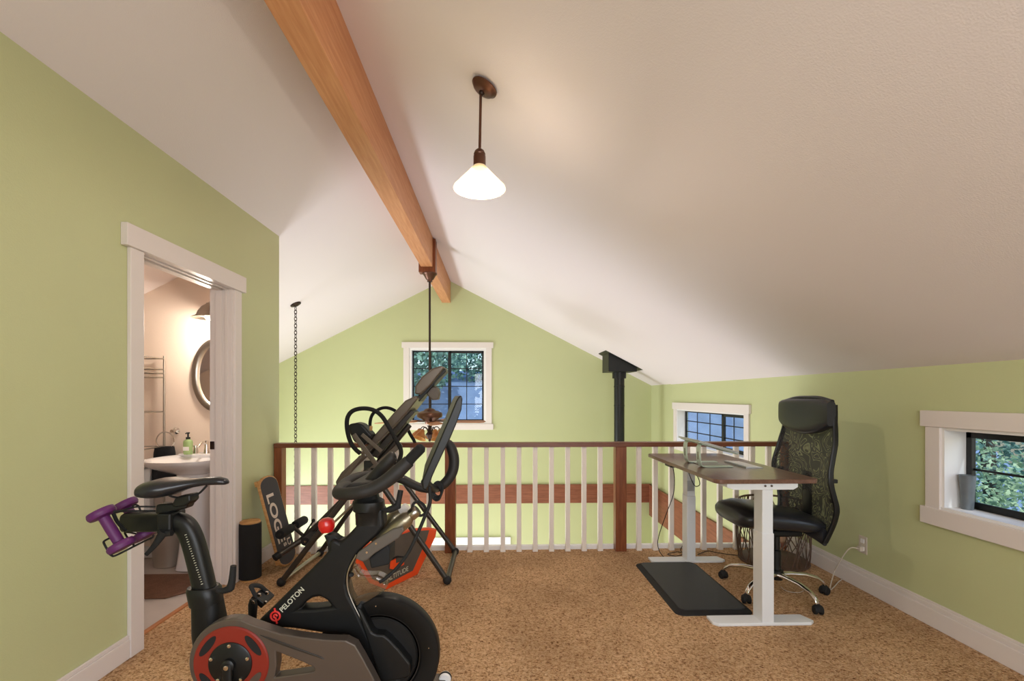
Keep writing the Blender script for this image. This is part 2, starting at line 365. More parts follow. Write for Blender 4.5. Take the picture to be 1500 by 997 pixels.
# ------------------------------------------------------------------ windows
def window(n, axis, W, u0, u1, z0, z1, out, split, lc, rc, rows, cas=.09, lip=.025, casing_mat=None, slide=1):
    """axis 'y': wall plane y = W, u = x.  axis 'x': wall plane x = W, u = y.  out = depth of the frame behind the wall face"""
    def B(mb, a, b, d0, d1, e, f):
        if axis == 'y': mb.box(a, b, W+d0, W+d1, e, f)
        else: mb.box(W+d0, W+d1, a, b, e, f)
    r = thing('window_%d' % n, '', '', (((u0+u1)/2, W, z0) if axis == 'y' else (W, (u0+u1)/2, z0)))
    for k in ('label', 'category'): del r[k]
    r['kind'] = 'structure'
    c = MB(); B(c, u0-cas, u0, -.018, 0, z0-cas, z1); B(c, u1, u1+cas, -.018, 0, z0-cas, z1)
    c.build('window_casing', M['trim'], r, bevel=.003)
    c = MB(); B(c, u0-cas-lip, u1+cas+lip, -.026, 0, z1, z1+cas); c.build('head_casing', M['trim'], r, bevel=.003)
    c = MB(); B(c, u0-cas-lip, u1+cas+lip, -.026, 0, z0-cas-.01, z0-.005); c.build('sill_casing', M['trim'], r, bevel=.003)
    c = MB(); t = .036 if n == 1 else .016
    B(c, u0, u0+t, -.005, out, z0+t*.6, z1-t); B(c, u1-t, u1, -.005, out, z0+t*.6, z1-t); B(c, u0, u1, -.005, out, z1-t, z1); B(c, u0, u1, -.012, out, z0-.008, z0+t*.6)
    c.build('window_reveal', M['white'], r)
    f = MB(); g = .022; a, b = u0+t, u1-t; lo, hi = z0+t*.6, z1-t; d0, d1 = out-.016, out+.01
    B(f, a, a+g, d0, d1, lo, hi); B(f, b-g, b, d0, d1, lo, hi); B(f, a, b, d0, d1, hi-g, hi); B(f, a, b, d0, d1, lo, lo+g)
    B(f, split-.022, split+.022, d0-.004, d1, lo, hi); f.build('window_frame', M['black'], r, bevel=.002)
    s0, s1 = (split, b) if slide > 0 else (a, split)
    f = MB(); h = .03; B(f, s0, s0+h, d0-.008, d0+.004, lo+.01, hi-.01); B(f, s1-h, s1, d0-.008, d0+.004, lo+.01, hi-.01)
    B(f, s0, s1, d0-.008, d0+.004, hi-h-.01, hi-.01); B(f, s0, s1, d0-.008, d0+.004, lo+.01, lo+h+.01); f.build('sliding_sash', M['black'], r, bevel=.002)
    f = MB()
    for (p, q, nc) in ((a, split, lc), (split, b, rc)):
        for i in range(1, nc): x = p+(q-p)*i/nc; B(f, x-.006, x+.006, d0+.014, d0+.020, lo, hi)
        for j in range(1, rows): z = lo+(hi-lo)*j/rows; B(f, p, q, d0+.014, d0+.020, z-.006, z+.006)
    f.build('muntin', M['black'], r)
    f = MB(); B(f, a, b, d0+.022, d0+.026, lo, hi); f.build('pane', M['glass'], r)
    return r
window(1, 'y', YF, w1a, w1b, w1c, w1t, .10, at(657.5, 0, YF).x, 2, 2, 4)
window(2, 'x', XR, 4.66, 6.46, z0, z1, .12, 5.35, 3, 3, 3, slide=-1)
window(3, 'x', XR, 1.25, 2.56, z0, z1, .14, 1.9, 1, 1, 2, slide=1)
window(4, 'y', Y0, -.8, 1.8, .6, 2.1, -.08, .5, 2, 2, 3)  # unseen window, added to go with the fill behind the camera

# ------------------------------------------------------------------ trim
m_ = MB(); m_.box(XL, XL+.016, Y0, 2.415, 0, .096); m_.box(XL, XL+.011, Y0, 2.415, .096, .115)
m_.box(XL, XL+.016, 3.44, 3.95, 0, .096); m_.box(XL, XL+.011, 3.44, 3.95, .096, .115); struct('baseboard_left', m_, M['trim'], bevel=.003)
m_ = MB(); m_.box(XR-.018, XR, Y0, 4.03, 0, .10); m_.box(XR-.012, XR, Y0, 4.03, .10, .128); m_.box(XR-.007, XR, Y0, 4.03, .128, .14); struct('baseboard_right', m_, M['trim'], bevel=.003)
struct('baseboard_bathroom', MB().box(XLL, XL-.14, 3.915, 3.93, 0, .09), M['white'], bevel=.003)
d = thing('door_1', '', '', (XL, 2.93, 0)); del d['label']; del d['category']; d['kind'] = 'structure'
m_ = MB(); m_.box(XL, XL+.02, 2.415, 2.505, 0, 2.03); m_.box(XL, XL+.02, 3.355, 3.44, 0, 2.03); m_.build('door_casing', M['trim'], d, bevel=.003)
MB().box(XL, XL+.034, 2.375, 3.475, 2.03, 2.14).build('head_casing', M['trim'], d, bevel=.003)
m_ = MB(); m_.box(XL-.145, XL+.006, 2.5, 2.52, 0, 2.045); m_.box(XL-.145, XL+.006, 3.34, 3.36, 0, 2.045); m_.box(XL-.145, XL+.006, 2.5, 3.36, 2.03, 2.05)
m_.box(XL-.1, XL-.06, 2.52, 2.532, 0, 2.03); m_.box(XL-.1, XL-.06, 3.328, 3.34, 0, 2.03); m_.box(XL-.1, XL-.06, 2.52, 3.34, 2.018, 2.03)
m_.box(XL-.04, XL-.02, 3.332, 3.34, 0, 2.03); m_.box(XL-.04, XL-.02, 2.52, 3.34, 2.022, 2.03); m_.build('door_jamb', M['trim'], d, bevel=.002)
MB().box(XL-.142, XL-.112, 3.334, 3.341, .93, .985).build('strike_plate', M['dkbronze'], d, bevel=.003)
struct('trim_1', MB().box(-1.945, -1.915, 2.52, 3.34, -.02, .008), M['oak'], bevel=.003)
# band boards round the lower room at loft floor level, and the wide window head far below
zb = lambda y: at(800, y, YF).z
struct('trim_2', MB().box(XLL, XR, YF-.03, YF, zb(736), zb(709)), M['band'])
struct('trim_3', MB().box(XR-.03, XR, YB, YF-.03, -.60, -.115), M['band'])
struct('trim_4', MB().box(-1.96, XR, 4.03, 4.065, -.01, .036), M['white'], bevel=.003)
r = thing('window_5', '', '', (at(700, 800, YF).x, YF, -1.9)); del r['label']; del r['category']; r['kind'] = 'structure'
xa, xb = at(600, 0, YF).x, at(748, 0, YF).x
MB().box(xa, xb, YF-.035, YF, zb(798.3), zb(785)).build('head_casing', M['white'], r, bevel=.003)
MB().box(xb-.13, xb-.045, YF-.025, YF, -2.2, zb(798.3)).build('window_casing', M['white'], r)
MB().box(xa+.05, xb-.12, YF-.02, YF, zb(802.5), zb(798.3)).build('window_frame', M['band'], r)
MB().box(xa+.05, xb-.12, YF-.012, YF, -2.2, zb(802.5)).build('white_panel', M['white'], r)  # plain white panel filling the opening below the frame

# ------------------------------------------------------------------ ceiling beam and its collar
b = thing('ceiling_beam', 'long fir beam running under the ceiling ridge above the pendant and the fan', 'beam', (-.8125, 3, 2.78))
MB().box(-.88, -.745, Y0, YF, 2.78, 3.125).build('beam_timber', M['beam'], b, bevel=.004)
m_ = MB(); m_.box(-.905, -.88, 5.5, 5.62, 2.72, 3.11); m_.box(-.745, -.712, 5.5, 5.62, 2.72, 3.1); m_.box(-.88, -.745, 5.5, 5.62, 2.72, 2.78)
m_.build('beam_collar', M['walnutv'], b, bevel=.002, label='dark stained wooden collar')

# ------------------------------------------------------------------ railing
r = thing('loft_railing', 'loft guard railing with brown handrail and cream balusters at the carpet edge', 'railing', (.31, 4, 0))
xl, xr = XL+.005, at(1158, 0, 3.95).x
MB().box(xl, xr, 3.95, 4.045, .873, .91).build('handrail', M['walnut'], r, bevel=.003)
for a, b in ((406.5, 412.5), (651.5, 667), (902, 918), (1151, 1158)):
    p, q = at(a, 0, 3.955).x, at(b, 0, 3.955).x
    if a < 407: p = xl
    MB().box(p, q, 3.955, 4.04, 0, .873).build('newel_post', M['walnutv'], r, bevel=.003)
for x in [435.5, 460, 484, 508.6, 532.7, 556.8, 580.6, 604.5, 628.4, 688.4, 712.5, 736.6, 760.3, 784, 807.9, 831.6, 855.5, 879.1,
          935.8, 959.8, 983.4, 1007, 1030.7, 1054.5, 1078.2, 1102, 1125.8]:
    X = at(x, 0, 3.99).x
    bb = MB().box(X-.0185, X+.0185, 3.975, 4.012, 0, .873); bb.box(X-.022, X+.022, 3.972, 4.016, 0, .018)
    bb.build('baluster', M['baluster'], r, bevel=.002)

# ------------------------------------------------------------------ pendant
PX, PY = at(702.5, 0, 2.26).x, 2.26; zc = ceil(PX)-.014
sl = Vector((-SL, 0, -1)).normalized()           # outward from the sloping ceiling
t = thing('pendant_lamp', 'lit pendant lamp with cone glass shade hanging from the white ceiling', 'lamp', (PX, PY, 2.26))
cc = Vector((at(710, 0, PY).x, PY, ceil(at(710, 0, PY).x)-.014))
MB().lathe([(.064, 0), (.064, .006), (.056, .012), (.05, .02), (.03, .028), (.012, .03)], cc, sl, 32).build('canopy', M['bronze'], t, smooth=True)
MB().ball(cc+sl*.032, .014).build('swivel', M['dkbronze'], t, smooth=True)
MB().tube([(PX+.006, PY, zc-.02), (PX, PY, 2.42)], .0065).build('stem', M['bronze'], t, smooth=True)
MB().lathe([(.01, .085), (.022, .075), (.028, .06), (.026, .055), (.029, .05), (.029, .0), (.031, -.004)], (PX, PY, 2.375), (0,0,1), 28).build('socket_cup', M['bronze'], t, smooth=True)
MB().lathe([(.028, .108), (.034, .100), (.060, .070), (.112, .014), (.122, .004), (.1235, .0), (.119, -.001), (.108, .010), (.058, .063), (.030, .094)], (PX, PY, 2.272), (0,0,1), 40).build('lamp_shade', M['shade'], t, smooth=True)
MB().ball((PX, PY, 2.31), .026, .026, .032).build('bulb', M['bulb'], t, smooth=True)
light('pendant_light', 'POINT', (PX, PY, 2.275), 34, (1, .86, .72), radius=.03)

# ------------------------------------------------------------------ chain
cx, cy = at(433, 0, 5.63).x, 5.63; zc = ceil(cx)
t = thing('hanging_chain', 'dark chain hanging from the left ceiling slope down past the railing', 'chain', (cx, cy, -.4))
MB().lathe([(.062, 0), (.06, .01), (.03, .022), (.008, .03)], (cx, cy, zc), Vector((SL, 0, -1)), 24).build('canopy', M['dkbronze'], t, smooth=True)
m_ = MB(); z = zc-.03; k = 0
while z > -.4:
    u = Vector((1,0,0)) if k % 2 else Vector((.25,1,0)).normalized()
    m_.ring([Vector((cx, cy, z-.022))+u*.014*math.cos(q)+Vector((0,0,.026))*math.sin(q) for q in [2*PI*i/10 for i in range(10)]], .0042, 6); z -= .040; k += 1
m_.build('chain_links', M['dkbronze'], t, smooth=True)
m_ = MB().lathe([(.01, .2), (.03, .17), (.14, .02), (.15, 0), (.01, 0)], (cx, cy, -.62), (0,0,1), 28); m_.build('lamp_shade', M['dkbronze'], t, smooth=True)

# ------------------------------------------------------------------ ceiling fan
fx, fy = at(629.5, 0, 5.56).x, 5.56
t = thing('ceiling_fan', 'bronze ceiling fan with amber light kit on a long rod under the beam collar', 'fan', (fx, fy, .75))
zf = lambda y: at(629, y, fy).z
MB().lathe([(.085, 2.72-2.62), (.085, .09), (.07, .075), (.045, .03), (.03, .02), (.03, .0), (.01, 0)], (fx, fy, 2.62), (0,0,1), 28).build('canopy', M['bronze'], t, smooth=True)
MB().tube([(fx, fy, 2.63), (fx, fy, zf(600))], .0125).build('down_rod', M['dkbronze'], t, smooth=True)
zm = zf(617)
MB().lathe([(.02, .155), (.06, .14), (.065, .128), (.10, .118), (.142, .10), (.148, .075), (.142, .05), (.09, .022), (.06, .0), (.05, -.03)], (fx, fy, zm), (0,0,1), 32).build('motor_housing', M['bronze'], t, smooth=True)
for k in range(5):
    q = math.radians(213+72*k); u = Vector((math.cos(q), math.sin(q), 0)); v = Vector((-u.y, u.x, .12)).normalized()
    m_ = MB(); c0 = Vector((fx, fy, zm-.005))
    m_.prism([c0+u*a+v*bb for a, bb in ((.17,-.05), (.3,-.062), (.58,-.07), (.63,-.055), (.65,0), (.63,.055), (.58,.07), (.3,.062), (.17,.05))], (0,0,.008))
    bl = m_.build('blade', M['fanblade'], t, bevel=.002)
    MB().prism([c0+u*a+v*bb+Vector((0,0,.008)) for a, bb in ((.06,-.02), (.16,-.015), (.22,-.04), (.26,0), (.22,.04), (.16,.015), (.06,.02))], (0,0,.007)).build('blade_bracket', M['bronze'], t)
zk = zf(634)
MB().lathe([(.03, .09), (.02, .06), (.02, .03), (.035, .0), (.05, -.015), (.03, -.05), (.012, -.075), (.018, -.085), (.006, -.1)], (fx, fy, zk), (0,0,1), 24).build('light_kit_body', M['dkbronze'], t, smooth=True)
for k in range(5):
    q = math.radians(20+72*k); u = Vector((math.cos(q), math.sin(q), 0)); c0 = Vector((fx, fy, zk))
    MB().tube(smoothpath([c0+u*.02, c0+u*.04+Vector((0,0,.05)), c0+u*.085+Vector((0,0,.072)), c0+u*.12+Vector((0,0,.04))], 5), .0055, 8).build('lamp_arm', M['dkbronze'], t, smooth=True)
    ax = (u*.55+Vector((0,0,-1))).normalized()
    MB().lathe([(.018, 0), (.026, .01), (.03, .03), (.048, .06), (.062, .095), (.074, .11), (.07, .11), (.045, .064), (.026, .03)], c0+u*.115+Vector((0,0,.045)), ax, 20).build('glass_shade', M['amber'], t, smooth=True)

# ------------------------------------------------------------------ stove pipe
px_, py_ = 1.78, 6.95
t = thing('stove_pipe', 'black stove pipe rising to a boxed ceiling support by the far right corner', 'pipe', (px_, py_, ZL))
def cz(x): return ceil(x)-.001
m_ = MB(); m_.prism([(1.575, 6.75, 1.65), (1.985, 6.75, 1.65), (1.985, 6.75, cz(1.985)), (1.575, 6.75, cz(1.575))], (0, .4, 0)); m_.build('ceiling_support_box', M['black'], t, bevel=.004)
m_ = MB(); m_.prism([(1.53, 6.68, cz(1.53)-.012), (2.05, 6.68, cz(2.05)-.012), (2.05, 6.68, cz(2.05)), (1.53, 6.68, cz(1.53))], (0, .52, 0)); m_.build('flange_plate', M['black'], t)
MB().lathe([(.10, 0), (.10, .09)], (px_, py_, 1.56), (0,0,1), 32).build('pipe_collar', M['black'], t, smooth=True)
m_ = MB().lathe([(.075, 0), (.075, 3.85), (.078, 3.852), (.078, 3.872), (.075, 3.875), (.075, 4.13), (.079, 4.132), (.079, 4.15), (.075, 4.152), (.075, 4.3)], (px_, py_, ZL), (0,0,1), 32); m_.build('pipe', M['black'], t, smooth=True)

# ------------------------------------------------------------------ bathroom
def PB(x, y, Y=3.93): return at(x, y, Y)
c = PB(318, 549, 3.9)
t = thing('wall_mirror', 'oval silver framed mirror on the bathroom wall above the sink', 'mirror', (c.x, 3.93, c.z-.31))
ang = [2*PI*i/48 for i in range(48)]
m_ = MB(); n = 48; prof = [(.0, .0), (.0, .028), (.018, .036), (.04, .03), (.055, .014), (.055, 0)]; rings = []
for i, q in enumerate(ang):
    rings.append([m_.bm.verts.new((c.x+(.205-p)*math.cos(q), 3.93-h, c.z+(.30-p)*math.sin(q))) for p, h in prof])
for i in range(n):
    for k in range(len(prof)): m_.face([rings[i][k], rings[i][(k+1) % len(prof)], rings[(i+1) % n][(k+1) % len(prof)], rings[(i+1) % n][k]])
m_.build('mirror_frame', M['steel'], t, smooth=True)
MB().prism([(c.x+.152*math.cos(q), 3.93, c.z+.247*math.sin(q)) for q in ang], (0, -.012, 0)).build('mirror_glass', mat('mirror', (235, 235, 235), .02, 1), t)
# wall lamp
c = PB(311, 466, 3.70)
t = thing('vanity_lamp', 'lit gooseneck wall lamp with metal dome shade above the oval mirror', 'lamp', (c.x, 3.93, c.z))
MB().lathe([(.012, .13), (.02, .125), (.03, .115), (.04, .112), (.042, .105), (.07, .085), (.095, .05), (.105, .02), (.14, .0), (.136, -.002), (.10, .016), (.09, .045), (.06, .075), (.02, .1)], c, (0,0,1), 32).build('lamp_shade', M['steel'], t, smooth=True)
MB().tube(smoothpath([c+Vector((0,0,.12)), c+Vector((0,0,.26)), c+Vector((0,.05,.31)), c+Vector((0,.15,.29)), c+Vector((0,.225,.24))], 6), .008).build('gooseneck', M['steel'], t, smooth=True)
MB().lathe([(.05, 0), (.05, .012), (.02, .02)], (c.x, 3.93, c.z+.24), (0,-1,0), 24).build('wall_plate', M['steel'], t, smooth=True)
MB().ball(c+Vector((0,0,.012)), .05, .05, .035).build('bulb', M['bulb'], t, smooth=True)
light('vanity_light', 'POINT', c+Vector((0, -.01, -.06)), 26, (1, .88, .74), radius=.05)
# pedestal sink
sx = -2.30; sy = 3.62
t = thing('pedestal_sink', 'white pedestal sink below the oval mirror', 'sink', (sx, sy, 0))
secs = []
for z, u, v, yo in ((.70, .09, .09, .08), (.73, .15, .13, .06), (.765, .215, .19, .03), (.80, .255, .245, 0), (.825, .27, .27, 0), (.835, .272, .272, 0), (.833, .25, .25, 0), (.815, .22, .2, -.02), (.775, .15, .13, -.02), (.755, .03, .03, -.02)):
    secs.append(((sx, sy+yo, z), (u, 0, 0), (0, v, 0)))
MB().loft(secs, 36, 2.4).build('basin', M['porcelain'], t, smooth=True)
MB().box(sx-.2, sx+.2, sy+.18, 3.93, .755, .845).build('basin_back', M['porcelain'], t, bevel=.012)
MB().loft([((sx, 3.72, 0), (.13,0,0), (0,.12,0)), ((sx, 3.72, .04), (.12,0,0), (0,.11,0)), ((sx, 3.72, .3), (.085,0,0), (0,.09,0)), ((sx, 3.72, .62), (.09,0,0), (0,.1,0)), ((sx, 3.71, .74), (.12,0,0), (0,.13,0))], 28, 2.5).build('pedestal', M['porcelain'], t, smooth=True)
fc = Vector((sx+.0, 3.85, .845))
ft = thing('faucet', 'chrome faucet with lever handles at the back of the white sink', 'faucet', fc)
m_ = MB().lathe([(.022, 0), (.02, .02), (.014, .05), (.016, .085), (.01, .1)], fc, (0,0,1), 20); m_.tube(smoothpath([fc+Vector((0,0,.07)), fc+Vector((0,-.06,.09)), fc+Vector((0,-.11,.06))], 5), .009); m_.build('spout', M['chrome'], ft, smooth=True)
for s_ in (-1, 1):
    m_ = MB().lathe([(.024, 0), (.02, .015), (.014, .04), (.012, .06)], fc+Vector((s_*.085,0,0)), (0,0,1), 18); m_.tube([fc+Vector((s_*.085,0,.055)), fc+Vector((s_*.15,-.02,.062))], [.006, .008]); m_.build('tap_handle', M['chrome'], ft, smooth=True)
c = at(275.5, 674, 3.78)
c.z = .845
t = thing('soap_bottle', 'green hand soap bottle with black pump on the white sink', 'bottle', c)
MB().lathe([(.03, 0), (.033, .006), (.034, .09), (.032, .105), (.014, .116), (.013, .12)], c, (0,0,1), 24, 1, .75).build('bottle_body', M['soap'], t, smooth=True)
MB().box(c.x-.022, c.x+.022, c.y-.0262, c.y-.0245, .03+c.z, .06+c.z).build('paper_label', M['white'], t)
m_ = MB().lathe([(.015, .0), (.015, .014), (.006, .016), (.006, .04), (.012, .042), (.012, .052)], c+Vector((0,0,.118)), (0,0,1), 16); m_.tube([c+Vector((0,0,.166)), c+Vector((.005,-.035,.163))], .005); m_.build('pump', M['rubber'], t, smooth=True)
# towel ring, towel
c = at(255, 631, 3.9)
t = thing('towel_ring', 'chrome towel ring on the bathroom wall left of the sink', 'towel ring', (c.x, 3.93, c.z-.1))
m_ = MB().lathe([(.028, 0), (.027, .008), (.012, .02), (.009, .05), (.013, .06)], (c.x, 3.93, c.z), (0,-1,0), 20); m_.build('wall_mount', M['chrome'], t, smooth=True)
rc = Vector((c.x-.045, 3.865, c.z-.075))
MB().ring([rc+Vector((.07*math.cos(q), 0, .07*math.sin(q))) for q in [2*PI*i/32 for i in range(32)]], .005).build('ring', M['chrome'], t, smooth=True)
m_ = MB(); secs = []
for i, (z, wd) in enumerate(((0, .07), (-.05, .078), (-.12, .085), (-.2, .092), (-.3, .095), (-.36, .096))):
    secs.append(((rc.x-.005, rc.y, rc.z-.055+z+.01), (wd, 0, 0), (0, .03+.004*math.sin(i*2), 0)))
m_.loft(secs, 28, 3); tw = m_.build('hand_towel', M['towel'], None, smooth=True); tag(tw, 'black hand towel hanging from the chrome ring beside the sink', 'towel')
# rack over the toilet
xr_ = at(240.5, 0, 3.88).x
t = thing('bathroom_rack', 'chrome rack with thin rails standing over the toilet', 'rack', (xr_-.3, 3.75, 0))
for Xp in (xr_, xr_-.58):
    for Yp in (3.62, 3.88): MB().tube([(Xp, Yp, 0), (Xp, Yp, at(240, 520, 3.8).z)], .008).build('post', M['steel'], t, smooth=True)
for yy in (524, 540, 546, 552, 603, 655, 679):
    z = at(240, yy, 3.8).z
    m_ = MB(); m_.tube([(xr_, 3.62, z), (xr_-.58, 3.62, z)], .005); m_.tube([(xr_, 3.88, z), (xr_-.58, 3.88, z)], .005)
    m_.tube([(xr_, 3.62, z), (xr_, 3.88, z)], .005); m_.tube([(xr_-.58, 3.62, z), (xr_-.58, 3.88, z)], .005)
    m_.build('rail', M['steel'], t, smooth=True)
tx = xr_-.29
t = thing('toilet', 'white toilet under the chrome rack', 'toilet', (tx, 3.6, 0))
MB().box(tx-.2, tx+.2, 3.72, 3.91, .38, .74).build('tank', M['porcelain'], t, bevel=.02, bseg=3)
MB().box(tx-.215, tx+.215, 3.70, 3.92, .74, .775).build('tank_lid', M['porcelain'], t, bevel=.012, bseg=3)
MB().loft([((tx, 3.55, 0), (.1,0,0), (0,.17,0)), ((tx, 3.54, .15), (.1,0,0), (0,.16,0)), ((tx, 3.48, .3), (.16,0,0), (0,.22,0)), ((tx, 3.46, .39), (.185,0,0), (0,.25,0)), ((tx, 3.46, .395), (.13,0,0), (0,.18,0)), ((tx, 3.46, .3), (.05,0,0), (0,.07,0))], 28).build('bowl', M['porcelain'], t, smooth=True)
MB().loft([((tx, 3.46, .398), (.188,0,0), (0,.255,0)), ((tx, 3.46, .42), (.18,0,0), (0,.245,0))], 28).build('seat_lid', M['porcelain'], t, smooth=True)
c = onfloor(246, 826)
tag(MB().lathe([(.085, 0), (.09, .004), (.115, .26), (.12, .262), (.12, .268), (.112, .268), (.087, .012), (.01, .012)], (c.x, c.y, -.005), (0,0,1), 32).build('waste_basket', mat('basket_steel', (190, 182, 172), .38, .6), None, smooth=True), 'round brushed steel waste basket on the bathroom floor', 'waste basket')
a = onfloor(216, 876); bq = onfloor(246, 876); e = onfloor(277, 860); f_ = onfloor(262, 833)
m_ = MB().prism([(-2.9, a.y, -.005), (bq.x-.02, bq.y, -.005), (-2.02, bq.y+.12, -.005), (-2.02, f_.y-.12, -.005), (-2.9, f_.y-.12, -.005)], (0,0,.014))
tag(m_.build('bath_rug', M['rug'], None, bevel=.005), 'brown bath rug lying just inside the bathroom doorway', 'rug')

# ------------------------------------------------------------------ outlet
yo = 3.13; zo = .30
t = thing('wall_outlet', 'cream wall outlet low on the green wall with plugged-in white cords', 'outlet', (XR, yo, zo-.06))
MB().box(XR-.006, XR, yo-.036, yo+.036, zo-.058, zo+.058).build('cover_plate', M['cordw'], t, bevel=.003)
for dz in (.025, -.025): MB().box(XR-.010, XR-.005, yo-.016, yo+.016, zo+dz-.014, zo+dz+.014).build('socket', M['white'], t, bevel=.003)
m_ = MB().box(XR-.035, XR-.010, yo-.014, yo+.014, zo-.04, zo-.012)
fl = lambda x, y: onfloor(x, y, .006)
P = smoothpath([(XR-.03, yo, zo-.026), (XR-.07, yo+.04, zo-.04), (XR-.09, yo+.12, .12), fl(1222, 848)+Vector((0,0,.05)), fl(1216, 863), fl(1228, 852), fl(1232, 845), fl(1205, 828), fl(1180, 815)], 6)
m_.tube(P, .0035, 8); tag(m_.build('power_cord', M['cordw'], None, smooth=True), 'white power cord running from the wall outlet to the carpet', 'cord')

# ------------------------------------------------------------------ vase on the near window sill
c = Vector((XR+.08, 2.50, .683))
tag(MB().lathe([(.024, 0), (.026, .002), (.030, .10), (.036, .185), (.032, .186), (.027, .1), (.022, .008), (.001, .008)], c, (0,0,1), 24).build('glass_vase', M['vase'], None, smooth=True), 'tall grey glass vase standing on the sill of the near right window', 'vase')

# ------------------------------------------------------------------ standing desk
t = thing('standing_desk', 'standing desk with walnut top and white steel legs beside the black chair', 'desk', (1.51, 3.2, 0))
x0, x1, y0, y1, R_ = 1.212, 1.805, 2.615, 3.85, .045
pts = []
for cx_, cy_, a0 in ((x1-R_, y0+R_, -90), (x1-R_, y1-R_, 0), (x0+R_, y1-R_, 90), (x0+R_, y0+R_, 180)):
    for k in range(7):
        q = math.radians(a0+15*k); pts.append((cx_+R_*math.cos(q), cy_+R_*math.sin(q), .806))
MB().prism(pts, (0,0,.024)).build('desktop', M['desk'], t, bevel=.003)
for yy, f in ((2.70, 0), (3.72, 1)):
    cxx = 1.525 if not f else 1.505
    MB().prism([(cxx-.31, yy-.03, 0), (cxx-.285, yy-.055, 0), (cxx+.245, yy-.055, 0), (cxx+.275, yy-.03, 0), (cxx+.245, yy+.05, 0), (cxx-.31, yy+.05, 0)], (0,0,.018)).build('foot', M['deskleg'], t, bevel=.004)
    lg = MB().box(cxx-.034, cxx+.034, yy-.05, yy+.05, .016, .52).build('leg', M['deskleg'], t, bevel=.004)
    MB().box(cxx-.031, cxx+.031, yy-.045, yy+.045, .5, .80).build('inner_column', M['deskleg'], lg, bevel=.003)
    bk = MB().prism([(cxx-.24, yy-.06, .782), (cxx-.2, yy-.06, .768), (cxx+.14, yy-.06, .768), (cxx+.165, yy-.06, .782), (cxx+.165, yy-.06, .806), (cxx-.24, yy-.06, .806)], (0,.09,0)).build('top_bracket', M['deskleg'], t, bevel=.002)
    for s_ in (-.018, .018): MB().lathe([(.006, 0), (.006, .004)], (cxx+s_-.005, yy-.06, .79), (0,-1,0), 12).build('bolt', M['gun'], bk)
MB().box(1.49, 1.53, 2.75, 3.67, .768, .80).build('cross_rail', M['deskleg'], t, bevel=.003)
MB().box(1.33, 1.47, 3.60, 3.78, .772, .806).build('control_box', M['black'], t, bevel=.004)
MB().box(1.225, 1.30, 3.35, 3.47, .788, .806).build('height_keypad', M['black'], t, bevel=.004)
MB().box(1.49-.02, 1.525, 3.664, 3.672, .56, .64).build('maker_label', M['alu'], t)
def cord(name, label, pts, r=.003, m='rubber', n=7):
    return tag(MB().tube(smoothpath(pts, n), r, 8).build(name, M[m], None, smooth=True), label, 'cord')
a = lambda x, y, Y: at(x, y, Y)
cord('desk_power_cord', 'black cord dropping from the far left of the desk in a bow to the mat',
     [a(985, 681, 3.40), a(988, 700, 3.5), a(986, 725, 3.6), a(975, 755, 3.75), a(965, 785, 3.85), a(964, 801, 3.87), a(972, 815, 3.8), a(990, 823, 3.72), a(1006, 829, 3.60)+Vector((0,0,.0))])
cord('looped_cord', 'short black cord hanging in a loop under the desk edge',
     [a(1008, 690, 3.25), a(1014, 705, 3.3), a(1019, 712, 3.3), a(1025, 709, 3.3), a(1022, 698, 3.28), a(1015, 692, 3.25), a(1013, 689, 3.22)])
cord('floor_cord', 'black cord looping on the carpet behind the far desk leg',
     [fl(1005, 829)+Vector((0,0,.014)), a(1002, 815, 3.86), fl(995, 808), fl(981, 810), fl(979, 812), fl(990, 814), fl(1000, 811), a(997, 805, 3.94), a(1001, 797, 3.93)])
cord('basket_cord', 'thin black cord on the carpet running from the desk leg to the wire basket', [fl(1022, 812), fl(1036, 806.8), fl(1050, 809), fl(1062, 811), fl(1080, 813)])
cord('cable_scrap', 'thin white cable curled on the carpet under the office chair', [fl(1144, 859), fl(1150, 864), fl(1160, 867), fl(1172, 867), fl(1182, 862)], .002, 'cordw')

# laptop stand, laptop, keyboard
zt = .83
t = thing('laptop_stand', 'pale mint metal laptop stand on the walnut desk', 'laptop stand', (1.42, 3.2, zt))
prof = smoothpath([(1.535, 0, .0035), (1.45, 0, .0035), (1.35, 0, .004), (1.326, 0, .02), (1.319, 0, .06), (1.318, 0, .12), (1.326, 0, .146), (1.35, 0, .149), (1.37, 0, .143)], 4)
for yy in (3.10, 3.32):
    sa = MB().loft([((p.x, yy, zt+p.z), (0, .032, 0), ((.0035, 0, 0) if .02 < p.z < .13 else (.0015, 0, .0035))) for p in prof], 12, 5).build('side_arm', M['mint'], t)
    MB().box(1.3135, 1.315, yy-.006, yy+.006, zt+.05, zt+.10).build('slot', M['gun'], sa)
MB().box(1.36, 1.52, 3.12, 3.305, zt, zt+.004).build('base_plate', M['gun'], t)
m_ = MB(); m_.prism([(1.30, 3.06, zt+.162), (1.56, 3.06, zt+.086), (1.56, 3.06, zt+.091), (1.30, 3.06, zt+.167)], (0, .3, 0)); m_.box(1.556, 1.562, 3.06, 3.36, zt+.085, zt+.105); m_.build('sloping_tray', M['mint'], t)
t = thing('laptop', 'thin closed silver laptop lying on the mint stand', 'laptop', (1.42, 3.21, zt+.09))
MB().prism([(1.296, 3.03, zt+.168), (1.553, 3.03, zt+.093), (1.553, 3.03, zt+.099), (1.296, 3.03, zt+.174)], (0, .36, 0)).build('laptop_base', M['alu'], t, bevel=.001)
MB().prism([(1.296, 3.03, zt+.1755), (1.553, 3.03, zt+.1005), (1.553, 3.03, zt+.106), (1.296, 3.03, zt+.181)], (0, .36, 0)).build('laptop_lid', M['alu'], t, bevel=.001)
t = thing('keyboard', 'slim white keyboard lying on the desk right of the laptop', 'keyboard', (1.66, 3.19, zt))
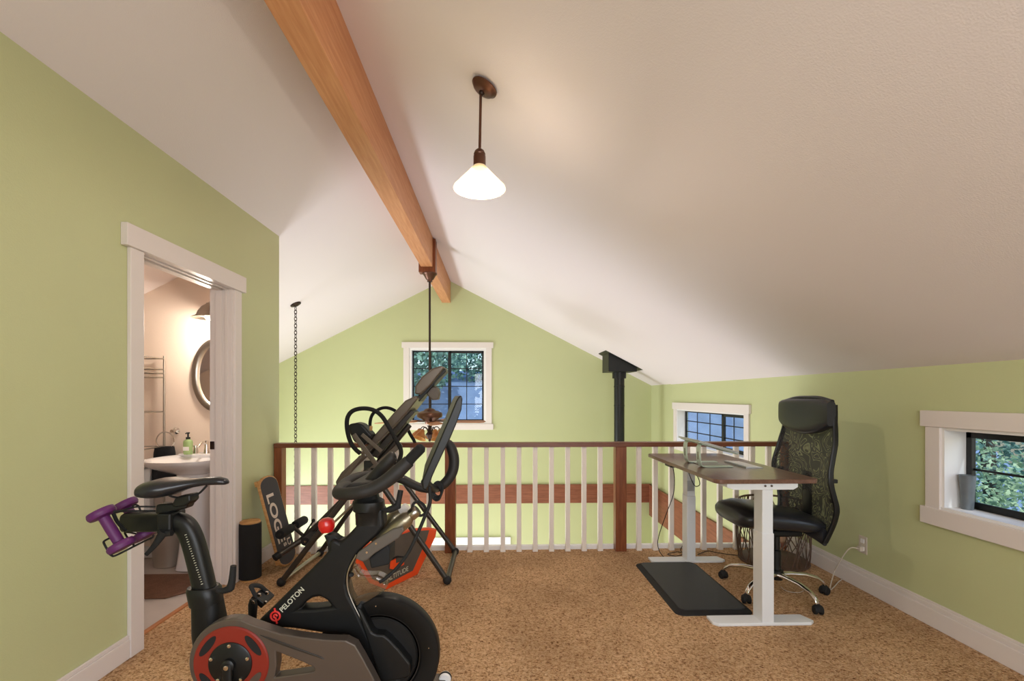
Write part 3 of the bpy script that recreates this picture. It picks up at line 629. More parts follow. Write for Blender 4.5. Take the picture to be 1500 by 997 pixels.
MB().prism([(1.60, 3.03, zt), (1.712, 3.03, zt), (1.712, 3.03, zt+.004), (1.60, 3.03, zt+.011)], (0, .30, 0)).build('keyboard_body', M['alu'], t, bevel=.001)
m_ = MB()
for i in range(5):
    for j in range(13):
        xx = 1.61+i*.0195; z = zt+.0105-(xx-1.60)*.0625; yy = 3.042+j*.0222
        m_.box(xx, xx+.0165, yy, yy+.019, z-.001, z+.0012)
m_.build('key_field', M['white'], t)

# standing mat
t = onfloor(1050, 860); x0, x1, y0, y1 = 1.055, 1.475, 2.78, 3.66
def rrect(x0, x1, y0, y1, r, z, n=6):
    o = []
    for cx_, cy_, a0 in ((x1-r, y0+r, -90), (x1-r, y1-r, 0), (x0+r, y1-r, 90), (x0+r, y0+r, 180)):
        for k in range(n+1): q = math.radians(a0+90*k/n); o.append((cx_+r*math.cos(q), cy_+r*math.sin(q), z))
    return o
t = thing('standing_mat', 'black rubber standing mat on the carpet in front of the desk', 'mat', ((x0+x1)/2, (y0+y1)/2, 0))
x1 = 1.525
secs = [rrect(x0-.0, x1, y0, y1, .05, 0), rrect(x0+.002, x1-.002, y0+.002, y1-.002, .05, .006), rrect(x0+.03, x1-.03, y0+.03, y1-.03, .04, .02)]
m_ = MB(); V = [[m_.bm.verts.new(p) for p in s] for s in secs]
for i in range(2):
    for k in range(len(V[0])): m_.face([V[i][k], V[i][(k+1) % len(V[0])], V[i+1][(k+1) % len(V[0])], V[i+1][k]])
m_.face(V[0][::-1]); m_.face(V[2]); m_.build('mat_border', M['matedge'], t)
MB().prism(rrect(x0+.034, x1-.034, y0+.034, y1-.034, .035, .02), (0,0,.003)).build('mat_surface', M['mat'], t)

# ------------------------------------------------------------------ office chair
CX, CY = 1.84, 3.10
t = thing('office_chair', 'black high-back office chair with mesh back and chrome star base', 'chair', (CX, CY, 0))
for (px, py) in ((1.603, 3.35), (1.553, 2.94), (1.90, 2.78), (2.135, 3.06), (1.97, 3.39)):
    u = Vector((px-CX, py-CY, 0)); L_ = u.length; u.normalize(); P = Vector((CX, CY, 0)); sd = Vector((-u.y, u.x, 0))
    arm = MB().loft([(P+u*r+Vector((0,0,z)), sd*wd, Vector((0,0,h))) for r, z, wd, h in ((.02,.125,.026,.016), (.08,.128,.022,.014), (L_*.6,.125,.019,.012), (L_*.85,.105,.017,.013), (L_*.97,.075,.014,.015), (L_*1.0,.056,.012,.012))], 16, 2.4)
    ao = arm.build('base_arm', M['chrome'], t, smooth=True)
    w_ = MB(); c = P+u*L_; sw = Vector((math.cos(px*9), math.sin(px*9), 0)); ax = Vector((-sw.y, sw.x, 0))
    for s_ in (-1, 1): w_.lathe([(.006, -.008), (.022, -.009), (.026, -.005), (.026, .005), (.022, .009), (.006, .008)], c+ax*s_*.016+Vector((0,0,.0262)), ax, 20)
    w_.loft([(c+Vector((0,0,z)), sw*rr, ax*rr*.9) for z, rr in ((.022,.028), (.036,.03), (.05,.024), (.06,.012))], 16); w_.build('caster', M['rubber'], ao, smooth=True)
MB().lathe([(.035, .09), (.04, .1), (.04, .15), (.027, .155), (.027, .28), (.02, .285), (.02, .40)], (CX, CY, 0), (0,0,1), 24).build('gas_column', M['black'], t, smooth=True)
MB().box(CX-.12, CX+.12, CY-.09, CY+.09, .39, .43).build('seat_mechanism', M['black'], t, bevel=.01)
# seat cushion: front edge at -x
sec = []
for x, zc_, hz, hy in ((-.335, .522, .012, .14), (-.325, .522, .045, .19), (-.30, .524, .062, .215), (-.22, .528, .072, .235), (-.1, .52, .070, .245), (.0, .508, .062, .245), (.1, .49, .055, .24), (.18, .485, .045, .22), (.205, .485, .01, .18)):
    sec.append(((CX+x, CY, zc_), (0, hy, 0), (0, 0, hz)))
MB().loft(sec, 32, 2.9).build('seat', M['leather'], t, smooth=True)
# back: the curve of the side frame in x-z, then sheets spanned between the two frames
crv = [(2.055, 1.262), (2.052, 1.18), (2.045, 1.09), (2.03, 1.0), (2.005, .90), (1.99, .83), (1.992, .76), (2.01, .69), (2.028, .62), (2.025, .54), (2.005, .46), (1.985, .40)]
def backy(z):                                    # half width of the back at height z
    for (za, ya), (zb_, yb) in zip(((1.28,.235), (1.13,.245), (1.0,.275), (.80,.295), (.60,.29), (.38,.245)), ((1.13,.245), (1.0,.275), (.80,.295), (.60,.29), (.38,.245), (.3,.2))):
        if z >= zb_: return yb+(ya-yb)*(z-zb_)/(za-zb_)
    return .2
C3 = smoothpath([(x, 0, z) for x, z in crv], 4)[1:]
for s_ in (-1, 1):
    MB().loft([((p.x+.006, CY+s_*backy(p.z), p.z), (.017, 0, 0), (0, .010, 0)) for p in C3], 12, 3).build('back_frame', M['black'], t, smooth=True)
m_ = MB(); rows_ = []
mp_ = [p for p in C3 if p.z < 1.14]
for p in mp_:
    h = backy(p.z); rows_.append([m_.bm.verts.new((p.x-.006+.05*(math.cos(PI*f/2)-.0)*0-.035*(1-f*f)*0+.03*(1-f*f), CY+f*h, p.z)) for f in [-1+2*i/14 for i in range(15)]])
for i in range(len(rows_)-1):
    for k in range(14): m_.face([rows_[i][k], rows_[i][k+1], rows_[i+1][k+1], rows_[i+1][k]])
mo = m_.build('mesh_back', M['mesh'], t, smooth=True); 
for s_, z in ((-1, .78), (-1, .66), (1, .78), (1, .66)):
    MB().box(2.01, 2.05, CY+s_*.27-.012, CY+s_*.27+.012, z-.012, z+.012).build('lumbar_knob', M['black'], t, bevel=.004)
MB().loft([((2.045, CY, z), (0, .05, 0), (.008, 0, 0)) for z in (.45, .60, .8)], 12).build('rear_spine', M['black'], t, smooth=True)
MB().tube([(CX+.05, CY, .42), (2.0, CY, .43), (2.045, CY, .47)], .022).build('back_support', M['black'], t, smooth=True)
# bottom sling of the back under the seat rear
m_ = MB(); sec = []
for f in [-1+2*i/14 for i in range(15)]:
    sec.append(((1.995-.02*(1-f*f), CY+f*.245, .43+.035*(1-f*f)), (.016, 0, 0), (0, 0, .05-.0*f)))
m_.loft(sec, 12, 3); m_.build('lower_sling', M['leather'], t, smooth=True)
# headrest
m_ = MB(); sec = []
for i, f in enumerate([-1, -.97, -.85, -.6, -.3, 0, .3, .6, .85, .97, 1]):
    k = 1-abs(f)**6; drop = .10*(1-f*f)
    zt_, zb_ = 1.272+.006*k, 1.10-drop*.55
    sec.append(((2.030-.006*(1-f*f), CY+f*.252, (zt_+zb_)/2), (0.0, 0, (zt_-zb_)/2*(.86+.14*k)), (.028+.008*k, 0, .0)))
m_.loft(sec, 32, 4.5); m_.build('headrest', M['leather'], t, smooth=True)
MB().tube(smoothpath([(2.045, CY-.24, 1.26), (2.05, CY-.12, 1.282), (2.05, CY, 1.285), (2.05, CY+.12, 1.282), (2.045, CY+.24, 1.26)], 5), .013).build('headrest_roll', M['leather'], t, smooth=True)

# ------------------------------------------------------------------ wire basket
BX, BY, BR, BH = 2.165, 3.695, .255, .47
t = thing('wire_basket', 'round openwork rattan basket on the carpet behind the office chair', 'basket', (BX, BY, 0))
MB().lathe([(BR-.03, .012), (BR-.01, .02), (BR-.03, .035), (.01, .035)], (BX, BY, 0), (0,0,1), 40).build('basket_base', M['wire'], t, smooth=True)
rr = lambda z: BR-.012+.02*math.sin(PI*z/BH)
cir = lambda z: [(BX+rr(z)*math.cos(2*PI*k/40), BY+rr(z)*math.sin(2*PI*k/40), z) for k in range(40)]
for z in (.012, .30, BH): MB().ring(cir(z), .0085, 8).build('hoop', M['wire'], t, smooth=True)
random.seed(11); m_ = MB()
for k in range(46):
    q0 = 2*PI*k/46+random.uniform(-.05, .05); q1 = q0+random.choice((-1, 1))*random.uniform(.15, .75); amp = random.uniform(-.1, .1); P = []
    for i in range(9):
        f = i/8; z = .012+(BH-.012)*f; q = q0+(q1-q0)*f+amp*math.sin(PI*2*f); P.append((BX+rr(z)*math.cos(q), BY+rr(z)*math.sin(q), z))
    m_.tube(P, random.uniform(.003, .0045), 6)
m_.build('woven_strands', M['wire'], t, smooth=True)

# ------------------------------------------------------------------ balance board and its roller
c = onfloor(372, 843); c = Vector((-1.752, 3.44, 0))
t = thing('board_roller', 'black grip covered roller standing on end against the green wall', 'roller', c)
MB().lathe([(.068, .012), (.072, .016), (.072, .396), (.068, .40)], c, (0,0,1), 40).build('roller_grip', M['foam'], t, smooth=True)
m_ = MB().lathe([(.066, 0), (.066, .412), (.062, .415)], c, (0,0,1), 40); m_.build('wooden_core', M['ply'], t, smooth=True)
P0 = Vector((-1.60, 3.69, .012)); P1 = Vector((-1.775, 3.69, .685)); V_ = (P1-P0).normalized(); Lb = (P1-P0).length
U_ = Vector((0, 1, 0)); N_ = U_.cross(V_).normalized()
if N_.x < 0: N_ = -N_
t = thing('balance_board', 'dark balance board with plywood edge leaning against the green wall', 'balance board', (P0.x, P0.y, 0))
def board(w_, r0, l0, l1, n=9):
    o = []
    for k in range(n+1): q = PI+PI*k/n; o.append(P0+U_*w_*math.cos(q)+V_*(l0+r0+r0*math.sin(q)))
    for k in range(n+1): q = PI*k/n; o.append(P0+U_*w_*math.cos(q)+V_*(l1-r0+r0*math.sin(q)))
    return o
MB().prism(board(.142, .07, 0, Lb), N_*.02).build('deck', M['ply'], t, bevel=.004)
gt = MB().prism(board(.132, .062, .012, Lb-.012), N_*.0015, N_*.02).build('grip_sheet', M['deckgrip'], t)
MB().obox(P1-V_*.04-N_*.012, U_, V_, N_, .12, .02, .012).build('end_stop', M['ply'], t, bevel=.003)
MB().obox(P0+V_*.06-N_*.012, U_, V_, N_, .12, .02, .012).build('end_stop', M['ply'], t, bevel=.003)
# lettering runs down the board: letter tops point to the far edge
tl = mat('cream_lettering', (222, 206, 190), .6)
bo = P1+N_*.0225-V_*.13
text('LOGE', 'lettering', tl, t, bo-U_*.085+U_*.0, -V_, U_, .15, .001, .004)
text('S', 'lettering', tl, t, P0+N_*.0225+V_*.17-U_*.02, -V_, U_, .06, .001, .002)
text('LX', 'lettering', tl, t, P0+N_*.0225+V_*.19+U_*.045, -V_, U_, .07, .001, .002)

# ------------------------------------------------------------------ inversion table
t = thing('inversion_table', 'grey and black inversion table with looped handles standing by the railing', 'inversion table', (-.95, 3.65, 0))
YN, YFr = 3.30, 3.91
def leg(px0, py0, px1, py1, Y, name='leg', r=.019, lift=None):
    a0, b0 = at(px0, py0, Y), at(px1, py1, Y)
    if lift is not None: a0.z = lift
    return MB().tube([a0, b0], r, 12, flat=.8).build(name, M['greybar'], t, smooth=True)
nl, nr, fl_, fr_ = at(412, 855, YN), at(655, 850, YN), at(469, 808, YFr), at(667, 801, YFr)
for v in (nl, nr, fl_, fr_): v.z = .03
na, fa = at(541, 684, YN), at(566, 672, YFr)
for p, q in ((nl, na), (nr, na), (fl_, fa), (fr_, fa)):
    MB().tube([p, q], .0195, 12, flat=.75).build('leg', M['greybar'], t, smooth=True)
MB().tube([nl, fl_], .017).build('base_crossbar', M['steel'], t, smooth=True)
MB().tube([nr, fr_], .019).build('base_crossbar', M['greybar'], t, smooth=True)
for p in (nl, nr, fl_, fr_): MB().ball(p-Vector((0,0,0)), .03, .03, .03).build('rubber_foot', M['rubber'], t, smooth=True)
for p in (na, fa): MB().obox(p, (1,0,0), (0,1,0), (0,0,1), .035, .014, .045).build('pivot_bracket', M['black'], t, bevel=.006)
YC = 3.62
MB().tube([at(403, 816, YC-.18), at(440, 792, YC-.02), at(470, 764, YC), at(540, 694, YC), at(600, 622, YC)], .021, 12).build('boom', M['greybar'], t, smooth=True)
MB().tube([at(402, 817, YC-.19), at(409, 812, YC-.16)], .026, 14).build('boom_cap', M['rubber'], t, smooth=True)
MB().tube([at(452, 800, YC), at(556, 702, YC+.02)], .009, 10).build('tether_strap', M['steel'], t, smooth=True)
def roller(a0, b0, r, nm='foam_roller'):
    a0, b0 = Vector(a0), Vector(b0); d_ = (b0-a0).normalized()
    MB().lathe([(r*.4, 0), (r*.9, .001), (r, .012), (r, (b0-a0).length-.012), (r*.9, (b0-a0).length-.001), (r*.4, (b0-a0).length)], a0, d_, 20).build(nm, M['foam'], t, smooth=True)
p0, p1 = at(409.5, 783, 3.40), at(446, 761, 3.92)
mm = (p0+p1)/2
roller(p0, p0+(p1-p0)*.42, .034); roller(p0+(p1-p0)*.58, p1, .034)
MB().tube([p0, p1], .012).build('roller_axle', M['greybar'], t, smooth=True)
MB().tube([mm, at(450, 789, YC)], .013).build('ankle_post', M['greybar'], t, smooth=True)
q0, q1 = at(447, 793, 3.42), at(475, 769, 3.9)
MB().tube([q0, q0+(q1-q0)*.4], .030).build('ankle_cup', M['rubber'], t, smooth=True); MB().tube([q0+(q1-q0)*.6, q1], .030).build('ankle_cup', M['rubber'], t, smooth=True)
MB().tube([q0, q1], .010).build('ankle_axle', M['chrome'], t, smooth=True)
m_ = MB().tube([at(441, 789, 3.5), at(458, 764, 3.5)], .006); m_.ball(at(459, 762, 3.5), .013); m_.build('locking_pin', M['rubber'], t, smooth=True)
# bed pads (edge-on): slabs spanning the width
def slab(pts, y0, y1, nm, m, bv=.012):
    P = [at(x, y, YC) for x, y in pts]
    return MB().prism([(p.x, y0, p.z) for p in P], (0, y1-y0, 0)).build(nm, M[m], t, bevel=bv, bseg=3)
slab([(504, 699), (512, 686), (537, 663), (546, 657), (549, 664), (534, 678), (514, 700), (506, 705)], YC-.2, YC+.2, 'lower_pad', 'gun')
slab([(538, 660), (560, 632), (585, 603), (601, 586), (616, 579), (619, 583), (604, 602), (580, 628), (556, 652), (545, 663)], YC-.2, YC+.2, 'back_pad', 'gun')
slab([(548, 664), (590, 616), (606, 600), (611, 603), (594, 622), (556, 668)], YC-.10, YC+.10, 'bed_frame', 'greybar', .004)
slab([(612, 577), (613, 566), (622, 553), (637, 541), (650, 537), (654, 540), (646, 550), (633, 566), (620, 578)], YC-.15, YC+.15, 'headrest', 'gun')
slab([(612, 583), (640, 552), (654, 540), (655, 545), (644, 556), (617, 588)], YC-.09, YC+.09, 'headrest_bracket', 'black', .004)
slab([(626, 577), (630, 567), (641, 566), (645, 575), (643, 585), (634, 586)], YC-.05, YC+.05, 'headrest_motor', 'plasticdark', .01)
slab([(524, 623), (527, 618), (537, 616), (545, 618), (553, 627), (559, 634), (547, 648), (533, 642)], 3.36, 3.48, 'massage_motor', 'black', .015)
MB().obox(at(543.5, 627, 3.357), (1,0,-.1), (.1,0,1), (0,1,0), .010, .016, .0015).build('maker_label', M['ply'], t)
def flatbar(a0, b0, Y, w_=.016, nm='hinge_bar', m='gun'):
    p, q = at(*a0, Y), at(*b0, Y); d_ = q-p
    MB().obox((p+q)/2, d_, (0,1,0), d_.cross(Vector((0,1,0))), d_.length/2, .005, w_).build(nm, M[m], t, bevel=.003)
flatbar((518, 636), (554, 684), 3.27); flatbar((530, 636), (559, 661), 3.29, .013); flatbar((505, 700), (528, 668), 3.30, .010)
flatbar((541, 690), (588, 650), 3.285, .016); flatbar((545, 660), (585, 700), 3.95, .014)
MB().tube(smoothpath([at(*p, 3.24) for p in ((528, 664), (520, 657), (513, 646), (508.5, 628), (509, 612), (516, 602), (530, 598), (546, 600), (559, 609), (570, 626), (580, 644), (587, 658), (586, 671), (578, 686), (560, 700))], 6), .0145, 14).build('handle_loop', M['foam'], t, smooth=True)
MB().tube(smoothpath([at(*p, 3.98) for p in ((560, 668), (545, 640), (542, 620), (547, 605), (562, 597), (578, 601), (590, 614), (600, 634), (608, 650), (604, 668), (590, 680))], 6), .0135, 14).build('handle_loop', M['foam'], t, smooth=True)
for Yq, lp in ((3.27, (556, 692)), (3.95, (585, 682))): MB().tube([at(lp[0], lp[1], Yq), Vector((na if Yq < 3.5 else fa))], .014).build('handle_bracket', M['black'], t, smooth=True)
MB().tube([na, fa], .016).build('pivot_axle', M['greybar'], t, smooth=True)

# ------------------------------------------------------------------ orange edged core trainer
t = thing('core_trainer_board', 'grey exercise board with bright orange edge standing behind the bike', 'exercise board', (-.7, 3.3, 0))
def pl(x, y, back=0):
    A, B_ = at(523, 840, 3.0), at(640, 775, 3.68); nn = Vector((B_.y-A.y, -(B_.x-A.x), 0)).normalized(); A = A+nn*(-back)
    o = Vector((0, 0, H)); d_ = at(x, y, 1.0)-o; return o+d_*((A-o).dot(nn)/d_.dot(nn))
out_ = [(521, 818), (530, 796), (560, 783), (600, 771), (630, 769), (640, 771), (638, 781), (612, 836), (566, 858), (541, 848)]
inn = [(527, 806), (534, 797), (562, 785), (601, 773), (629, 771), (625, 785), (605, 830), (566, 850), (547, 842)]
lo_ = min(pl(*p).z for p in out_)
m_ = MB().prism([pl(*p)-Vector((0,0,lo_)) for p in out_], (-.02, .05, 0)); m_.build('orange_rim', M['orange'], t, bevel=.006)
MB().prism([pl(*p)-Vector((0,0,lo_)) for p in inn], (-.002, -.008, 0)).build('grey_panel', M['plasticdark'], t, bevel=.002)
o_ = pl(567, 846, -.012); tx_ = pl(600, 829, -.012)-o_
text('ALTITUDE', 'lettering', M['letter'], t, o_-Vector((0,0,lo_)), tx_, (0,0,1), .046, .001)
MB().prism([pl(*p, -.0105)-Vector((0,0,lo_)) for p in ((571, 827), (572, 816), (580, 811), (580, 819), (592, 815), (592, 821), (578, 828))], (0,-.002,0)).build('orange_emblem', M['orange'], t)
MB().prism([pl(*p, -.0105)-Vector((0,0,lo_)) for p in ((571, 813), (582, 808), (596, 809.5), (597, 811), (583, 811), (572, 816))], (0,-.002,0)).build('dark_emblem', M['rubber'], t)

# ------------------------------------------------------------------ exercise bike
YB_ = 1.80
b = thing('exercise_bike', 'black exercise bike with red crank cover standing on the carpet', 'exercise bike', (-.7, YB_, 0))
def pr(pts, Y, th, nm, m, bv=.004, holes=(), par=None, bs=2, smooth=False, label=None):
    P = [at(x, y, Y) for x, y in pts]; Hh = [[at(x, y, Y) for x, y in h] for h in holes]
    return MB().prism(P, (0, th, 0), holes=Hh).build(nm, M[m], par or b, bevel=bv, bseg=bs, label=label)
def tb(pts, Y, r, nm, m, par=None, n=0, flat=1.0, seg=16):
    P = []
    for q in pts: P.append(at(q[0], q[1], q[2] if len(q) > 2 else Y))
    if n: 
        L0 = len(P); P = smoothpath(P, n)
        if isinstance(r, list):
            rr_ = []
            for i in range(L0-1): rr_ += [r[i]+(r[i+1]-r[i])*k/n for k in range(n)]
            r = rr_+[r[-1]]
    return MB().tube(P, r, seg, flat=flat).build(nm, M[m], par or b, smooth=True)
# frame
outer = [(523, 745), (560, 745), (562, 771), (552, 784), (540, 795), (528, 806), (517, 820), (510, 838), (507, 856), (511, 873), (521, 891), (540, 932), (560, 966), (580, 1000), (600, 1040), (566, 1040), (545, 1000), (524, 962), (506, 930),
         (470, 927), (430, 921), (396, 919), (374, 914), (382, 905), (400, 888), (430, 858), (455, 834), (472, 817), (481, 806), (481, 794), (489, 789), (497, 794), (508, 785), (522, 770)]
hole = [(437, 893), (448, 882), (457, 876), (468, 874), (478, 879), (486, 889), (462, 892)]
pr(outer, YB_-.036, .072, 'main_frame', 'frame_black', .014, holes=[hole], bs=4)
# seat tube from the base to the collar
sp = [(300, 945), (296, 930), (290, 905), (285, 882)]
MB().loft([(at(x, y, YB_), (w_, 0, 0), (0, w_*.85, 0)) for x, y, w_ in ((322, 1010, .062), (315, 960, .062), (309, 925, .059), (305, 889, .052), (304, 880, .051))], 24, 2.6).build('seat_tube', M['frame_black'], b, smooth=True)
MB().loft([(at(x, y, YB_), (w_, 0, 0), (0, w_*.85, 0)) for x, y, w_ in ((302.5, 884, .0535), (301, 872, .0555), (299, 862, .0555), (298, 858, .050))], 24, 2.6).build('seat_collar', M['black'], b, smooth=True)
# seat post with the bend and the horizontal slider
P = smoothpath([at(x, y, YB_) for x, y in ((304, 880), (294, 835), (285, 800), (279, 783), (272, 771), (262, 765), (250, 764))], 6)
n_ = len(P); prev = None; secs = []
for i, p in enumerate(P):
    d_ = (P[min(i+1, n_-1)]-P[max(i-1, 0)]).normalized(); nn = d_.cross(Vector((0,1,0))).normalized()
    secs.append((p, nn*(.0375-.002*i/n_), Vector((0, .031, 0))))
MB().loft(secs, 24, 2.8).build('seat_post', M['black'], b, smooth=True)
pa, pb = at(183, 764, YB_), at(262, 764, YB_)
MB().loft([(pa, (0,0,.030), (0,.026,0)), (pa+Vector((.006,0,0)), (0,0,.034), (0,.030,0)), (pb, (0,0,.034), (0,.030,0))], 24, 4).build('seat_slider', M['black'], b, smooth=True)
m_ = MB()
for i in range(22):
    f = i/21; p = at(272+24*f, 783+72*f, YB_-.033); m_.obox(p, (1,0,.3), (0,0,1), (0,1,0), .0022 if i % 3 else .0035, .0012, .0012)
m_.build('height_scale', M['letter'], b)
# saddle
sd = []
for px, top, bot, w_ in ((207.5, 716, 721, .02), (209, 711, 725, .05), (216, 705, 727.5, .085), (228, 702, 728.5, .095), (240, 701, 727.5, .092), (252, 702, 725, .078), (265, 702.6, 719.5, .058), (280, 702, 714.5, .04), (298, 700, 711.5, .028), (316, 699.5, 711, .024), (326, 702, 711, .019), (330, 705.5, 709.5, .007)):
    a0, a1 = at(px, top, YB_-.02), at(px, bot, YB_-.02); c = (a0+a1)/2; c.y = YB_
    sd.append((c, (0, w_, 0), (0, 0, (a0.z-a1.z)/2)))
MB().loft(sd, 28, 2.5).build('saddle', M['leather'], b, smooth=True)
for yy in (-.022, .022):
    tb([(240, 720), (252, 727), (268, 729), (282, 726), (292, 722), (303, 711)], YB_+yy, .0038, 'saddle_rail', 'rubber', n=5)
pr([(256, 728), (278, 724), (279, 734), (272, 741), (258, 743), (250, 742)], YB_-.028, .056, 'saddle_clamp', 'black', .006)
pr([(228, 739), (262, 737), (276, 735), (272, 745), (250, 750), (247, 753), (227, 753)], YB_-.024, .048, 'saddle_carrier', 'black', .006)
pr([(228, 752), (250, 752), (250, 782), (243, 787), (229, 786)], YB_-.044, .088, 'slider_clamp', 'black', .008)
tb([(240, 778), (235, 786), (226, 799), (214, 812)], YB_-.055, [.015, .014, .010, .007], 'slider_lever', 'rubber', n=4, flat=.7)
tb([(244, 781), (252, 780)], YB_-.05, .011, 'slider_knob', 'rubber')
tb([(318, 864), (327, 865), (338, 861)], YB_-.05, [.009, .011, .013], 'collar_lever', 'rubber', n=4)
tb([(337, 862), (340, 850), (342, 828)], YB_-.05, [.014, .012, .010], 'collar_lever_handle', 'rubber', n=4)
# dumbbell rack behind the saddle
rk = []
tb([(228, 742, 1.77), (200, 742, 1.74), (180, 747, 1.70), (166, 749, 1.68)], 0, .0032, 'rack_wire', 'rubber', n=4, seg=8)
tb([(228, 748, 1.83), (190, 748, 1.80), (165, 750, 1.78)], 0, .0032, 'rack_wire', 'rubber', n=4, seg=8)
tb([(206, 749), (203, 741), (198, 739), (194, 741)], 1.76, .0032, 'rack_wire', 'rubber', n=4, seg=8)
tb([(165, 749, 1.72), (172, 764, 1.73), (184, 777, 1.75)], 0, .006, 'rack_strut', 'rubber', n=4, seg=8)
tb([(162, 787, 1.69), (153, 792, 1.67), (152.5, 796, 1.66), (160, 809, 1.66), (164, 813.5, 1.66), (170, 813, 1.67), (194, 801, 1.69), (214, 791, 1.86), (224, 786, 1.90), (222, 779, 1.92), (210, 783, 1.92), (186, 779, 1.84), (184, 783, 1.78), (196, 798, 1.74)], 0, .0034, 'rack_basket_wire', 'rubber', n=5, seg=8)
# drive cover
cc = (341, 971)
def circ(c, r, n=40, a0=0, a1=2*PI): return [(c[0]+r*math.cos(a0+(a1-a0)*k/n), c[1]+r*math.sin(a0+(a1-a0)*k/n)) for k in range(n+(0 if abs(a1-a0-2*PI) < .01 else 1))]
cover = circ(cc, 64.5, 30, math.radians(60), math.radians(280))+[(362, 912), (385, 920), (410, 928), (440, 933), (475, 937), (506, 938), (520, 945), (530, 962), (545, 990), (560, 1020), (570, 1045), (470, 1045), (420, 1050), (400, 1040)]
hol = [(404, 954), (412, 957), (440, 968), (459, 977), (461, 981), (458, 984), (430, 988), (402, 992), (405, 975)]
pr(cover, 1.655, .045, 'drive_cover', 'gun', .012, holes=[hol], bs=4)
cv = pr([(380, 930), (400, 936), (430, 947), (470, 962), (475, 966), (430, 951), (400, 940)], 1.652, .006, 'cover_crease', 'greybar', .001)
m_ = MB()
cW = at(cc[0]-2, cc[1], 1.655); RR = 53.5/F*1.655*1.0
m_.lathe([(RR*.55, 0), (RR*.97, .0), (RR, .003), (RR, .008)], cW, (0,1,0), 56); bm0 = None
rd = MB().lathe([(.02, -.006), (RR*.965, -.006), (RR, -.002), (RR, .004), (.02, .004)], cW, (0,1,0), 64).build('red_crank_ring', M['dimred'], b, smooth=True, label='dull red crank ring with dark slots')
for k, a_ in enumerate((38, 142, 218, 322, 270, 90)):
    q = math.radians(a_); c = cW+Vector((math.cos(q)*RR*.76, -.0075, math.sin(q)*RR*.80)); u = Vector((-math.sin(q), 0, math.cos(q))); v = Vector((math.cos(q), 0, math.sin(q)))
    if a_ in (270, 90): continue
    MB().prism([c+u*.042*math.cos(s_)+v*.013*math.sin(s_) for s_ in [2*PI*i/24 for i in range(24)]], (0,.003,0)).build('ring_slot', M['gun' if a_ == 322 else 'rubber'], rd)
c2 = cW+Vector((0, -.006, .002))
hb = MB().lathe([(.005, -.008), (RR*.54, -.006), (RR*.575, -.003), (RR*.575, .004)], c2, (0,1,0), 48).build('crank_disc', M['black'], b, smooth=True)
for k in range(5):
    q = math.radians(90+72*k); p = c2+Vector((math.cos(q)*RR*.5, -.007, math.sin(q)*RR*.5))
    MB().lathe([(.0065, 0), (.006, .003), (.003, .004)], p, (0,-1,0), 14).build('bolt', M['chrome'], hb, smooth=True)
MB().lathe([(.022, 0), (.022, .02), (.016, .024)], c2, (0,-1,0), 24).build('crank_hub', M['black'], b, smooth=True)
MB().lathe([(.009, 0), (.008, .005), (.003, .006)], c2-Vector((0,.024,0)), (0,-1,0), 14).build('crank_bolt', M['chrome'], b, smooth=True)
ca = MB().loft([(c2+Vector((dx, -.018-dy, dz)), (w_, 0, 0), (0, .008, 0)) for dx, dy, dz, w_ in ((.0,0,.01,.014), (0.002,.003,-.02,.016), (.004,.008,-.09,.013), (.006,.012,-.165,.014), (.006,.012,-.18,.008))], 16, 3).build('crank_arm', M['black'], b, smooth=True)
MB().obox(c2+Vector((.006, -.08, -.168)), (1,0,0), (0,1,0), (0,0,1), .032, .045, .009).build('pedal', M['black'], b, bevel=.004)
# far crank, pedal and toe strap
yf = 1.96
MB().loft([(at(x, y, yf), (w_, 0, 0), (0, .009, 0)) for x, y, w_ in ((366, 960, .016), (369, 925, .0165), (370, 900, .0165), (370.5, 885, .0185), (370.5, 877, .012))], 16, 3).build('crank_arm', M['black'], b, smooth=True)
MB().lathe([(.008, 0), (.007, .003)], at(370.5, 882, yf-.012), (0,-1,0), 14).build('bolt', M['chrome'], b)
pd = MB().obox(at(385, 874, yf+.06), (1,0,-.9), (0,1,0), (.9,0,1), .030, .045, .012).build('pedal', M['black'], b, bevel=.004)
for x, y in ((380, 871), (389, 882), (391, 868)): MB().lathe([(.008, 0), (.006, .006)], at(x, y, yf+.01), (0,-1,0), 12).build('pedal_bolt', M['chrome'], pd)
tb([(377, 878, 1.98), (370, 864, 1.98), (368, 859, 1.99), (374, 857, 2.01), (383, 859, 2.03), (390, 866, 2.04)], 0, .0065, 'toe_strap', 'rubber', n=5, flat=1.6)
# flywheel
fc_ = at(556, 957, YB_); RF = 87/F*YB_
MB().lathe([(.02, -.02), (RF*.62, -.02), (RF*.66, -.010), (RF*.70, -.022), (RF*.72, -.026), (RF*.985, -.026), (RF, -.022), (RF, .022), (RF*.985, .026), (RF*.7, .026), (RF*.62, .02), (.02, .02)], fc_, (0,1,0), 96).build('flywheel', M['frame_black'], b, smooth=True)
MB().lathe([(RF*.70, 0), (RF*.685, .004), (RF*.67, 0)], fc_+Vector((0,-.014,0)), (0,-1,0), 96).build('flywheel_lip', M['gun'], b, smooth=True)
for a_ in (92, 10, -40): MB().lathe([(.003, 0), (.002, .003)], fc_+Vector((RF*.85*math.cos(math.radians(a_)), -.027, RF*.85*math.sin(math.radians(a_)))), (0,-1,0), 10).build('bolt', M['chrome'], b)
pr([(521, 889), (528, 892), (545, 926), (551, 929), (562, 930), (570, 936), (585, 952), (601, 972), (601, 990), (594, 994), (570, 998), (560, 1010), (545, 960)], YB_-.062, .05, 'fork_cover', 'black', .008, bs=3)
MB().lathe([(.006, 0), (.004, .004)], at(550, 968, YB_-.038), (0,-1,0), 12).build('bolt', M['chrome'], b)
